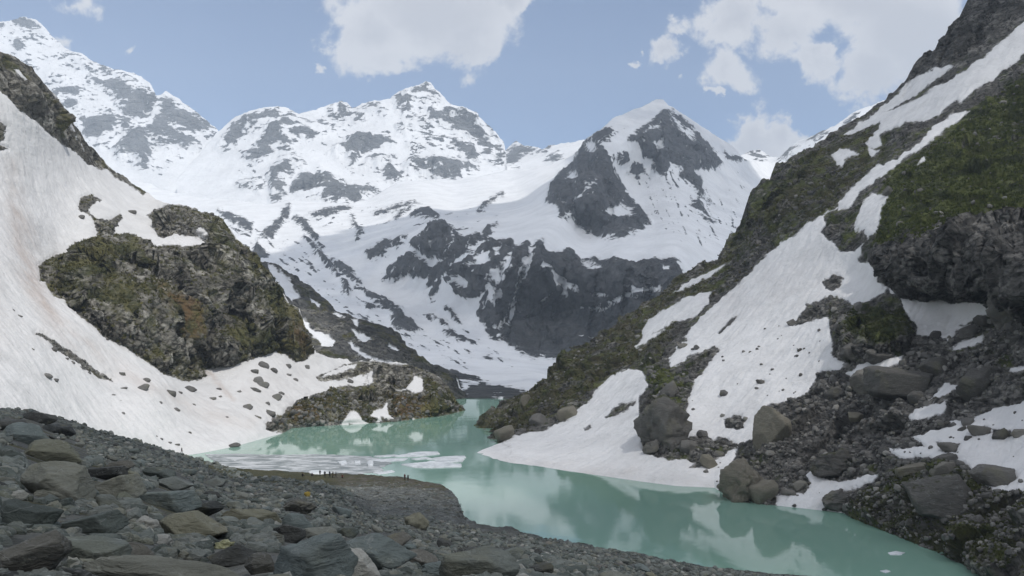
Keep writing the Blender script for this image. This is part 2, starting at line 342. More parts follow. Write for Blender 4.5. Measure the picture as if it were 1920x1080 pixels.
# --- far left mountain
landform('mountain', 'far snowy mountain behind the left slope, its ridge falling from the upper left corner',
    [(-320, 60), (-150, 20), (0, 40), (20, 38), (45, 30), (70, 38), (85, 50), (100, 65), (125, 90), (150, 98), (175, 112), (195, 122), (230, 129), (250, 133), (265, 142), (280, 155), (292, 177), (300, 176), (310, 168), (318, 172), (335, 182), (350, 195), (370, 208), (385, 222), (400, 236), (412, 244), (440, 262), (520, 300)],
    [(-320, 500), (520, 420)],
    [(0, 30, 4300), (100, 65, 4300), (250, 133, 4150), (310, 168, 4000), (410, 244, 3900), (520, 300, 3800), (-300, 40, 4300), (0, 200, 3900), (150, 250, 3750), (250, 200, 3900), (275, 225, 3850), (300, 240, 3800), (200, 330, 3450), (350, 300, 3600), (400, 420, 3200), (-300, 500, 3000), (100, 450, 3100), (500, 400, 3400)],
    2.0, M_far, 40, [('f', [(-200, 20), (60, 30), (280, 150), (410, 240), (300, 330), (100, 250), (-200, 200)], 9, 26, 24, 26, 5, 10)] + [('r', p) for p in [
        [(-40, 40), (20, 37), (45, 29), (72, 40), (75, 50), (45, 49), (20, 46), (-20, 48)],
        [(20, 66), (45, 70), (48, 84), (30, 86)], [(25, 58), (60, 62), (72, 70), (50, 68)], [(48, 112), (72, 113), (68, 122), (54, 120)],
        [(88, 138), (118, 140), (120, 146), (90, 145)], [(95, 165), (115, 160), (140, 158), (150, 165), (138, 180), (120, 172), (98, 174)], [(118, 185), (135, 180), (142, 190), (130, 197)],
        [(122, 97), (140, 98), (160, 112), (185, 125), (182, 132), (150, 118)],
        [(190, 122), (214, 134), (245, 142), (250, 152), (210, 142), (190, 132)], [(170, 140), (195, 150), (225, 168), (245, 180), (230, 180), (200, 165), (172, 150)],
        [(190, 150), (215, 150), (245, 155), (275, 165), (292, 180), (290, 205), (275, 222), (255, 218), (225, 205), (215, 185), (203, 168)],
        [(300, 180), (310, 178), (330, 187), (350, 200), (370, 215), (395, 235), (405, 245), (385, 252), (350, 242), (320, 225), (300, 222), (285, 230), (278, 228), (290, 205)],
        [(145, 210), (165, 205), (200, 205), (222, 215), (225, 225), (215, 235), (210, 250), (195, 265), (185, 275), (170, 260), (155, 245), (145, 225)],
        [(205, 280), (225, 268), (230, 255), (245, 240), (262, 235), (276, 242), (282, 275), (280, 307), (272, 312), (250, 300), (225, 295)],
        [(275, 230), (300, 220), (320, 235), (345, 248), (378, 265), (372, 275), (350, 275), (330, 266), (310, 262), (315, 273), (300, 268), (280, 255)], [(225, 222), (245, 222), (248, 238), (232, 242)]]],
    warp=((60, 5), (18, 4), (7, 3)), disp=d_far(60, 22, 620), mottle=(110, 36, -0.10), jag=4, back=(8, 120, 0.8), skirt=(0, 0), key='m1')
# --- central massif
landform('mountain', 'central snow-covered massif with the tallest peak and banded grey cliffs',
    [(330, 330), (380, 275), (405, 246), (425, 228), (440, 215), (455, 208), (475, 200), (500, 196), (530, 195), (545, 200), (560, 207), (590, 200), (615, 192), (635, 188), (650, 190), (660, 199), (680, 190), (705, 184), (730, 180), (745, 170), (760, 162), (780, 155), (797, 150), (808, 152), (818, 165), (835, 180), (850, 195), (875, 203), (893, 210), (905, 225), (920, 242), (935, 255), (945, 266), (948, 290), (952, 330)],
    [(330, 480), (600, 440), (952, 420)],
    [(400, 250, 3700), (500, 196, 3700), (650, 190, 3750), (797, 150, 3700), (893, 210, 3650), (945, 270, 3500), (420, 330, 3250), (520, 280, 3350), (600, 250, 3450), (700, 240, 3450), (800, 230, 3480), (700, 290, 3250), (800, 292, 3250), (800, 326, 3180), (900, 300, 3350), (600, 320, 3050), (700, 350, 2950), (850, 345, 3000), (900, 420, 2500), (600, 430, 2400), (350, 470, 2500)],
    2.0, M_far, 40, [('f', [(405, 240), (620, 190), (800, 150), (945, 265), (940, 330), (700, 360), (430, 350)], 11, 26, 38, 24, 5, 8), ('f', [(790, 150), (945, 260), (945, 310), (860, 330), (760, 300), (740, 200)], 7, 26, 20, 22, 5, 9)] + [('r', p) for p in [
        [(408, 268), (420, 250), (438, 232), (455, 215), (480, 208), (515, 202), (522, 210), (495, 220), (480, 235), (462, 246), (440, 262), (425, 275), (412, 278)],
        [(500, 230), (525, 218), (545, 212), (565, 222), (600, 228), (626, 232), (610, 248), (590, 258), (560, 255), (545, 262), (540, 277), (520, 275), (500, 285), (470, 297), (455, 290), (450, 282), (480, 273), (490, 252)],
        [(617, 200), (640, 189), (655, 202), (658, 216), (645, 224), (622, 212)], [(660, 212), (670, 205), (680, 212), (678, 222), (665, 226)], [(682, 196), (700, 190), (728, 206), (722, 210), (700, 202)], [(740, 178), (755, 172), (762, 184), (745, 200)],
        [(750, 172), (765, 166), (782, 156), (800, 151), (812, 163), (822, 178), (815, 186), (803, 175), (790, 177), (770, 178), (768, 195), (755, 208), (762, 190)],
        [(800, 178), (815, 192), (812, 200), (826, 206), (838, 192), (850, 197), (875, 206), (890, 213), (905, 228), (930, 250), (945, 268), (946, 300), (935, 304), (915, 296), (905, 290), (895, 272), (880, 264), (860, 252), (845, 242), (828, 228), (812, 220), (805, 205)],
        [(745, 232), (770, 224), (800, 217), (818, 212), (814, 236), (800, 232), (780, 231), (760, 243), (750, 240)],
        [(765, 263), (790, 258), (820, 255), (850, 258), (870, 263), (870, 276), (840, 276), (800, 276), (770, 276)], [(855, 252), (880, 250), (900, 265), (905, 297), (895, 309), (875, 313), (868, 300), (860, 280)],
        [(640, 266), (655, 255), (680, 248), (700, 250), (720, 256), (738, 263), (715, 269), (700, 276), (680, 281), (660, 296), (645, 285), (630, 291), (618, 280)],
        [(755, 302), (770, 287), (800, 291), (840, 291), (872, 300), (874, 316), (860, 327), (830, 334), (800, 327), (757, 324)], [(683, 302), (705, 279), (720, 290), (737, 305), (752, 320), (750, 332), (735, 335), (714, 316)],
        [(500, 330), (512, 308), (524, 298), (540, 290), (556, 295), (564, 302), (545, 311), (541, 335), (532, 346), (520, 374), (508, 372), (505, 345)], [(528, 290), (548, 284), (570, 302), (556, 305)],
        [(543, 347), (558, 326), (575, 320), (592, 330), (622, 333), (650, 342), (680, 340), (700, 338), (712, 350), (700, 367), (670, 374), (650, 379), (620, 370), (588, 362), (555, 357)], [(440, 336), (470, 329), (492, 336), (482, 347), (450, 343)], [(600, 308), (630, 332), (622, 336), (596, 316)]]]
        + [('s', p) for p in [[(770, 283), (840, 284), (868, 290), (866, 294), (820, 288), (775, 289)], line([(775, 264), (820, 267), (865, 266)], 1.6), [(895, 268), (912, 276), (905, 290), (893, 284)], line([(830, 230), (850, 250), (880, 270)], 3), line([(905, 235), (925, 262), (930, 290)], 2.5), line([(540, 240), (575, 232), (600, 240)], 2)]],
    warp=((50, 4), (16, 4), (7, 2.5)), disp=d_far(70, 20, 520), mottle=(100, 36, -0.12), jag=4, back=(8, 110, 0.8), skirt=(0, 0), key='m2')
# --- saddle behind and right far ridge
landform('mountain_ridge', 'low snowy saddle ridge on the skyline between the two main peaks',
    [(900, 300), (945, 284), (960, 270), (968, 264), (980, 272), (1000, 275), (1015, 278), (1030, 272), (1060, 267), (1090, 262), (1110, 258), (1160, 255)], [(900, 400), (1160, 400)],
    [(945, 284, 3900), (1000, 275, 3800), (1100, 262, 3600), (950, 320, 3500), (1050, 310, 3300), (900, 400, 2600), (1160, 400, 2500), (1160, 255, 3600)],
    2.0, M_far, 40, [('r', [(945, 300), (955, 275), (967, 262), (975, 272), (985, 275), (1000, 276), (1012, 282), (1000, 286), (985, 288), (975, 292), (972, 305), (955, 306)]), ('r', [(1015, 282), (1032, 272), (1030, 282)]), ('r', [(1025, 296), (1045, 285), (1055, 294), (1040, 300)])],
    warp=((30, 4), (9, 3)), disp=d_far(25, 12, 300), mottle=(80, 24, -0.1), jag=4, back=(8, 100, 0.8), skirt=(0, 0), key='m3')
landform('mountain_ridge', 'snowy ridge on the skyline that meets the dark right slope',
    [(1340, 300), (1400, 284), (1408, 280), (1425, 278), (1445, 292), (1462, 294), (1480, 275), (1500, 262), (1530, 250), (1560, 235), (1590, 215), (1610, 203), (1630, 194), (1650, 186), (1700, 160), (1760, 130), (1850, 90)], [(1340, 420), (1850, 420)],
    [(1400, 282, 2900), (1450, 292, 2850), (1500, 262, 2750), (1600, 208, 2700), (1700, 160, 2700), (1850, 90, 2650), (1450, 330, 2500), (1550, 300, 2400), (1400, 420, 1900), (1850, 420, 1800), (1340, 300, 2800)],
    2.0, M_far, 40, [('r', p) for p in [[(1462, 296), (1480, 278), (1495, 272), (1492, 285), (1478, 298)], [(1515, 258), (1540, 245), (1550, 248), (1530, 258), (1518, 262)], [(1590, 220), (1605, 212), (1600, 226), (1585, 230)], [(1402, 282), (1425, 278), (1440, 292), (1430, 300), (1412, 290)]]],
    warp=((30, 4), (9, 3)), disp=d_far(22, 12, 240), mottle=(80, 24, -0.1), jag=4, back=(8, 80, 0.8), skirt=(0, 0), key='m5')
# --- headwall with bench glacier, right peak, cliff wall and valley floor, one continuous landform
HW_ROCK = [
    [(1025, 372), (1030, 350), (1040, 335), (1055, 315), (1075, 300), (1085, 278), (1095, 262), (1112, 264), (1130, 270), (1142, 290), (1150, 310), (1160, 335), (1175, 360), (1190, 380), (1210, 400), (1216, 419), (1195, 433), (1160, 441), (1120, 441), (1100, 433), (1075, 409), (1050, 401), (1045, 386), (1030, 380)],
    [(1103, 264), (1114, 250), (1135, 240), (1152, 233), (1174, 222), (1172, 235), (1155, 245), (1140, 256), (1125, 266)],
    [(1245, 206), (1225, 222), (1200, 240), (1178, 264), (1200, 270), (1208, 285), (1223, 300), (1225, 323), (1240, 326), (1255, 315), (1255, 300), (1280, 320), (1275, 330), (1295, 347), (1308, 367), (1321, 362), (1315, 340), (1300, 320), (1310, 312), (1337, 313), (1354, 306), (1345, 288), (1330, 264), (1300, 240), (1275, 214), (1260, 206)],
    [(1153, 291), (1175, 284), (1181, 300), (1165, 309)], [(1174, 322), (1190, 304), (1206, 320), (1190, 331)], [(1360, 280), (1380, 290), (1397, 298), (1385, 300), (1365, 292)], [(1295, 378), (1310, 370), (1326, 400), (1340, 413), (1323, 409)],
    [(828, 523), (845, 505), (870, 490), (890, 473), (905, 459), (920, 449), (940, 447), (960, 451), (963, 462), (950, 479), (940, 491), (930, 500), (922, 516), (905, 537), (895, 557), (880, 562), (860, 553), (845, 541), (842, 528)],
    [(905, 602), (896, 586), (899, 567), (917, 540), (930, 515), (945, 489), (955, 470), (970, 461), (985, 450), (993, 451), (998, 462), (1010, 447), (1018, 449), (1022, 465), (1032, 470), (1045, 474), (1060, 467), (1076, 469), (1081, 484), (1100, 484), (1115, 479), (1130, 489), (1150, 479), (1165, 484), (1190, 489), (1225, 479), (1250, 477), (1263, 472), (1277, 480), (1284, 500), (1290, 560), (1280, 620), (1200, 680), (1085, 662), (1060, 656), (1050, 666), (1020, 669), (1005, 673), (985, 661), (970, 649), (955, 641), (945, 633), (930, 636), (921, 623), (905, 611)],
    [(768, 457), (785, 444), (800, 430), (815, 419), (835, 417), (850, 425), (860, 435), (870, 440), (895, 434), (912, 440), (897, 456), (880, 466), (870, 476), (850, 480), (830, 482), (810, 479), (795, 471), (778, 466)],
    [(755, 481), (775, 474), (790, 485), (802, 496), (812, 511), (790, 517), (765, 512), (740, 522), (719, 517), (724, 500), (738, 488)], [(800, 512), (820, 490), (840, 479), (852, 485), (836, 501), (822, 522), (816, 541), (805, 556), (800, 550), (812, 530), (795, 536)],
    [(683, 469), (700, 462), (720, 450), (733, 450), (732, 466), (710, 480), (688, 482)], [(735, 452), (750, 444), (766, 442), (756, 457), (740, 463)], [(770, 396), (800, 389), (822, 398), (820, 409), (800, 409), (774, 403)], [(902, 445), (914, 422), (931, 418), (921, 436), (912, 447)],
    [(485, 440), (503, 425), (528, 405), (532, 392), (541, 382), (543, 393), (534, 412), (516, 430), (510, 444), (495, 444)], [(410, 393), (425, 395), (440, 400), (460, 410), (474, 416), (468, 430), (450, 424), (448, 415), (430, 412)], [(470, 472), (482, 452), (487, 462), (500, 470), (503, 479), (480, 481)],
    line([(570, 440), (592, 466), (610, 485), (628, 505), (638, 512)], (1, 5, 6, 4, 1)), line([(622, 484), (645, 500), (660, 512), (673, 526)], (2, 7, 5, 1)), [(733, 592), (755, 590), (775, 598), (786, 612), (777, 617), (750, 613), (735, 606)],
    line([(668, 530), (700, 550), (728, 572), (752, 592)], (1, 4, 4, 2)), [(688, 562), (700, 565), (704, 574), (690, 572)], line([(800, 585), (830, 603), (850, 618)], (1, 2.5, 1)), line([(830, 612), (855, 627), (890, 642)], (1, 4, 1)), line([(835, 573), (855, 590), (862, 603)], (1, 4, 1)), line([(700, 545), (725, 560), (752, 582), (757, 590)], 3),
    [(905, 665), (915, 665), (926, 672), (922, 674), (910, 670)], [(645, 530), (655, 540), (650, 548), (640, 540)], [(640, 515), (652, 522), (650, 532), (640, 525)],
    line([(893, 395), (925, 368), (945, 360)], (1, 3, 1)), line([(700, 400), (740, 385), (770, 378)], (1, 3, 1)), line([(740, 405), (755, 392), (778, 378)], (1, 2, 1)),
    [(820, 688), (845, 692), (875, 703), (910, 716), (950, 727), (985, 731), (1000, 745), (985, 755), (800, 755), (800, 700)],
    line([(660, 400), (668, 420), (678, 436)], (1, 3, 1)), line([(552, 405), (570, 418), (590, 440), (604, 462)], (3, 6, 4, 1)), line([(668, 452), (676, 428)], 2.5), [(580, 398), (640, 385), (656, 388), (620, 400), (592, 404)],
    [(1060, 660), (1085, 658), (1110, 664), (1090, 668)]]
HW_SNOW = [
    [(1132, 392), (1165, 379), (1185, 390), (1193, 403), (1170, 406), (1140, 401)], [(1066, 322), (1080, 320), (1082, 334), (1064, 336)], [(1088, 268), (1108, 266), (1122, 276), (1108, 284), (1092, 278)],
    line([(1260, 212), (1275, 232), (1290, 250), (1305, 266)], (2, 5, 5, 1)), [(1285, 238), (1300, 246), (1306, 262), (1294, 256)], line([(1212, 245), (1230, 236), (1245, 226)], (1, 4, 1)), [(1228, 262), (1245, 258), (1248, 275), (1232, 280)], line([(1060, 400), (1080, 372), (1105, 350), (1120, 330)], (1, 2, 3, 1)),
    [(893, 476), (912, 469), (919, 486), (905, 497), (891, 491)], [(924, 461), (936, 459), (939, 476), (926, 478)], [(844, 525), (865, 517), (879, 525), (876, 536), (858, 533)],
    line([(1000, 457), (990, 484), (976, 520), (968, 552), (960, 582), (956, 605)], (5, 5, 3, 3, 4, 2)), line([(960, 470), (948, 496), (940, 512), (925, 520), (914, 512)], (5, 6, 5, 4, 2)), line([(940, 512), (922, 540), (912, 560), (900, 580)], (6, 8, 5, 3)), [(918, 545), (936, 538), (946, 550), (936, 566), (930, 580), (922, 574), (912, 562)],
    [(1009, 495), (1025, 490), (1039, 495), (1036, 503), (1015, 503)], line([(1035, 508), (1046, 526), (1064, 533), (1083, 536)], (2, 5, 5, 3)), [(1052, 530), (1066, 532), (1060, 550), (1056, 552)], line([(1088, 578), (1122, 580), (1150, 572), (1166, 556), (1182, 546), (1240, 541)], (2, 4, 5, 6, 5, 5)), line([(1104, 549), (1120, 551), (1138, 557)], (1, 3.5, 1)), line([(1175, 532), (1196, 542)], 2),
    [(1085, 479), (1112, 490), (1142, 500), (1125, 503), (1095, 496)], line([(925, 640), (945, 600), (956, 570)], (2, 2, 1)), [(1082, 628), (1096, 624), (1090, 630)], line([(1098, 626), (1114, 632)], 1.5), [(965, 595), (985, 592), (975, 597)], line([(1036, 548), (1024, 560), (1012, 568)], 2), [(925, 613), (935, 614), (928, 620)], line([(1240, 498), (1252, 500)], 2),
    [(1200, 180), (1230, 174), (1260, 185), (1290, 209), (1340, 243), (1342, 254), (1290, 224), (1264, 206), (1242, 204), (1215, 217), (1190, 237), (1150, 250), (1140, 236), (1150, 215)],
    [(895, 706), (925, 712), (940, 722), (915, 720)], [(862, 712), (880, 716), (885, 724), (872, 738), (862, 734)], [(930, 736), (940, 736), (940, 740), (930, 740)], [(885, 717), (896, 718), (895, 723)]]
landform('mountain', 'pyramid-shaped snowy peak above a glacier bench and the dark cliff wall at the head of the valley',
    [(150, 290), (220, 322), (300, 350), (340, 362), (380, 368), (440, 372), (500, 380), (545, 372), (600, 374), (650, 378), (690, 370), (720, 352), (760, 335), (850, 334), (900, 328), (945, 318), (1000, 312), (1040, 305), (1065, 295), (1080, 285), (1088, 272), (1095, 262), (1110, 250), (1125, 240), (1145, 222), (1155, 215), (1175, 208), (1200, 198), (1215, 190), (1230, 183), (1245, 185), (1255, 195), (1275, 205), (1290, 215), (1310, 228), (1330, 240), (1350, 255), (1370, 268), (1385, 280), (1395, 298), (1420, 302), (1480, 300), (1560, 300)],
    [(150, 560), (400, 700), (600, 740), (860, 745), (985, 746), (1060, 720), (1200, 690), (1350, 600), (1560, 520)],
    [(150, 290, 2900), (300, 350, 2700), (440, 372, 2500), (545, 372, 2500), (690, 370, 2550), (760, 336, 2750), (900, 328, 2850), (1000, 312, 2900), (1060, 297, 2800), (1095, 262, 1900), (1230, 183, 2150), (1395, 298, 2150), (1480, 300, 2350), (1560, 300, 2300),
     (1030, 360, 1750), (1090, 330, 1620), (1100, 432, 1480), (1215, 418, 1450), (1180, 330, 1800), (1250, 320, 1750), (1330, 400, 1650), (1400, 360, 1950), (1450, 330, 2250), (1400, 480, 1350), (1560, 520, 1200),
     (980, 360, 2300), (850, 380, 2250), (950, 420, 1500), (1010, 447, 1150), (1150, 483, 1110), (1265, 460, 1120), (1280, 560, 1050), (905, 600, 1080), (1005, 670, 960), (1100, 660, 980), (1200, 640, 1000), (920, 450, 1220), (830, 420, 1450), (800, 480, 1330), (720, 510, 1400), (850, 540, 1180), (700, 440, 1650),
     (600, 440, 1750), (450, 440, 1800), (300, 500, 1700), (500, 520, 1450), (600, 580, 1150), (700, 600, 1080), (800, 640, 980), (900, 660, 900), (950, 690, 720), (1000, 700, 620), (1000, 720, 540), (860, 715, 560), (985, 745, 470), (860, 744, 470), (600, 735, 480), (700, 680, 650)],
    1.8, M_mid, 40, [('f', [(400, 390), (560, 440), (700, 530), (850, 590), (1010, 690), (850, 700), (740, 640), (600, 560), (440, 480)], 7.5, 24, 33, 26, 4.5, 1), ('f', [(560, 392), (760, 360), (960, 390), (920, 440), (700, 440), (600, 430)], 9, 24, -14, 24, 4, 2), ('f', [(1130, 280), (1300, 260), (1400, 300), (1420, 420), (1330, 480), (1230, 430), (1190, 360)], 9, 24, 62, 22, 4.5, 3)]
     + [('r', p) for p in HW_ROCK] + [('g', HW_ROCK[9], 9, 26, 112, 22, 4.5, 4), ('g', [(720, 415), (960, 440), (960, 500), (880, 560), (720, 520)], 9, 26, 128, 16, 4.5, 5), ('g', [(1030, 260), (1220, 260), (1215, 440), (1040, 400)], 11, 26, 60, 16, 4, 6), ('g', [(1180, 210), (1360, 210), (1350, 310), (1230, 330)], 10, 26, 58, 16, 4, 7)] + [('s', p) for p in HW_SNOW],
    warp=((45, 4), (15, 3.5), (6, 2)), disp=lambda P, px, py, S: d_far(26, 7, 210)(P, px, py, S) * sms(py, 735, 600) + (1 - sms(S, -8, 4)) * 7 * fbm(P * np.array([1, 1, 0.28]), 55, 4, 0.55, True) * sms(py, 700, 520),
    mottle=(34, 20, 0.12), bulges=[(line(l, w), -a, w, 0) for l, w, a in [([(990, 470), (966, 590), (950, 640)], 7, 16), ([(1062, 480), (1045, 570), (1040, 650)], 8, 18), ([(1122, 492), (1108, 640)], 7, 14), ([(1182, 492), (1165, 600)], 8, 16), ([(1005, 540), (1012, 660)], 6, 12), ([(1222, 485), (1212, 590)], 7, 14), ([(930, 530), (945, 620)], 6, 10), ([(1090, 300), (1075, 360), (1090, 430)], 9, 26), ([(1130, 330), (1150, 420)], 8, 22), ([(1245, 225), (1235, 280), (1230, 315)], 8, 26), ([(1290, 250), (1310, 300)], 7, 20), ([(840, 425), (800, 480)], 8, 14)]] + [(HW_ROCK[9], 24, 22, (0.0, -1, 0.1)), (HW_ROCK[8], 22, 16, (0, -1, 0.2)), (HW_ROCK[10], 30, 18, (0, -1, 0.2)), (HW_ROCK[0], 70, 40, (-0.2, -1, 0.1)), (HW_ROCK[2], 45, 26, (0, -1, 0.1))],
    jag=3, back=(8, 70, 0.8), skirt=(2, 3), shore=False, clampz=0.5, key='hw', tone=[([(800, 690), (1000, 720), (1000, 760), (800, 760)], -0.15, 10)])
# --- moraine ridge beyond the left outcrop
landform('moraine_ridge', 'grey-brown moraine ridge with snow patches running down to the lake behind the left outcrop',
    [(380, 405), (430, 440), (470, 480), (490, 492), (500, 494), (520, 498), (545, 512), (570, 532), (590, 550), (608, 562), (616, 570), (624, 582), (640, 588), (656, 592), (675, 600), (695, 607), (715, 613), (733, 618), (742, 623), (750, 629), (755, 638), (760, 648), (774, 656), (780, 662), (784, 670), (800, 680), (813, 688), (830, 694), (849, 702), (858, 712), (864, 727), (870, 742)],
    [(380, 560), (500, 640), (600, 700), (700, 740), (800, 752), (870, 750)],
    [(864, 727, 460), (870, 745, 455), (813, 688, 470), (760, 648, 490), (733, 618, 505), (624, 582, 530), (500, 494, 560), (400, 410, 600), (700, 690, 440), (800, 735, 440), (600, 650, 460), (500, 580, 490), (400, 520, 540), (650, 620, 490), (720, 650, 475), (780, 690, 465)],
    1.8, M_mor, -40, [('s', p) for p in [
        [(496, 494), (512, 503), (528, 512), (550, 535), (563, 560), (545, 566), (530, 548), (508, 524)], [(560, 595), (575, 606), (590, 618), (612, 628), (630, 642), (624, 655), (605, 648), (580, 628), (562, 612)],
        line([(655, 641), (665, 655), (690, 668), (715, 680), (750, 688)], (3, 4, 4, 4, 1)), [(624, 587), (640, 590), (648, 598), (636, 598)], [(657, 598), (672, 600), (670, 616), (662, 612)], [(655, 620), (675, 628), (695, 640), (685, 644), (665, 634)], line([(725, 650), (745, 660)], 3), [(855, 712), (868, 712), (880, 725), (872, 738), (862, 734)], [(580, 560), (600, 572), (596, 580), (582, 572)]]],
    warp=((30, 4), (10, 3)), disp=lambda P, px, py, S: 3.2 * (1 - sms(S, -5, 5)) * fbm(P, 26, 5, 0.6, True) + 1.0 * fbm(P, 30, 3), jag=3, back=(8, 14, 0.8), skirt=(2, 4), key='mor',
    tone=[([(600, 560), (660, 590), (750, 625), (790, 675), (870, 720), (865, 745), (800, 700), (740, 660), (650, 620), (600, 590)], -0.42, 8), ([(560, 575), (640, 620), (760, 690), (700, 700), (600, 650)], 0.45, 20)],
    green=[([(640, 640), (700, 670), (760, 700), (700, 720), (640, 680)], -0.1, 20)])
def runnel(P, fall):
    """melt grooves that follow the fall line of a snow slope"""
    t = np.array(fall); t = t / np.linalg.norm(t); s = np.cross(t, [0, 0, 1.0]); s /= np.linalg.norm(s); u = np.cross(s, t)
    q = np.stack([P @ t / 16, P @ s / 2.2, P @ u / 16], -1); q[:, 1] += 1.2 * fbm(P, 18, 2)
    return fbm(q, 1.0, 4, 0.6)
# --- left snow slope with its rock outcrop
OUT = [(72, 500), (85, 490), (105, 478), (125, 475), (140, 462), (165, 455), (180, 445), (181, 430), (175, 412), (164, 400), (148, 395), (150, 371), (170, 367), (190, 375), (172, 385), (165, 395), (180, 410), (200, 415), (225, 402), (228, 410), (215, 425), (212, 440), (240, 438), (265, 447), (290, 460), (325, 462), (383, 462), (385, 452), (360, 440), (345, 440), (325, 437), (310, 448), (298, 445), (288, 425), (285, 410), (275, 405), (290, 393), (315, 385), (345, 385), (385, 395), (412, 404), (430, 428), (445, 448), (465, 463), (485, 488), (505, 518), (525, 543), (540, 568), (560, 578), (570, 608), (585, 640), (592, 660), (575, 672), (555, 679), (535, 666), (525, 665), (515, 660), (495, 668), (470, 675), (450, 679), (440, 686), (425, 691), (405, 689), (386, 693), (388, 706), (375, 711), (345, 714), (310, 701), (290, 686), (265, 671), (235, 651), (205, 636), (190, 626), (170, 606), (150, 593), (128, 576), (120, 561), (100, 556), (95, 543), (85, 531), (75, 525)]
LOWROCK = [(500, 792), (515, 783), (540, 768), (562, 750), (600, 738), (628, 730), (640, 724), (652, 721), (675, 722), (693, 718), (700, 703), (697, 696), (688, 700), (670, 707), (640, 712), (612, 716), (598, 712), (592, 704), (622, 694), (650, 684), (664, 680), (690, 676), (730, 682), (770, 686), (815, 700), (842, 724), (857, 745), (873, 768), (873, 785), (740, 808), (560, 820), (500, 806)]
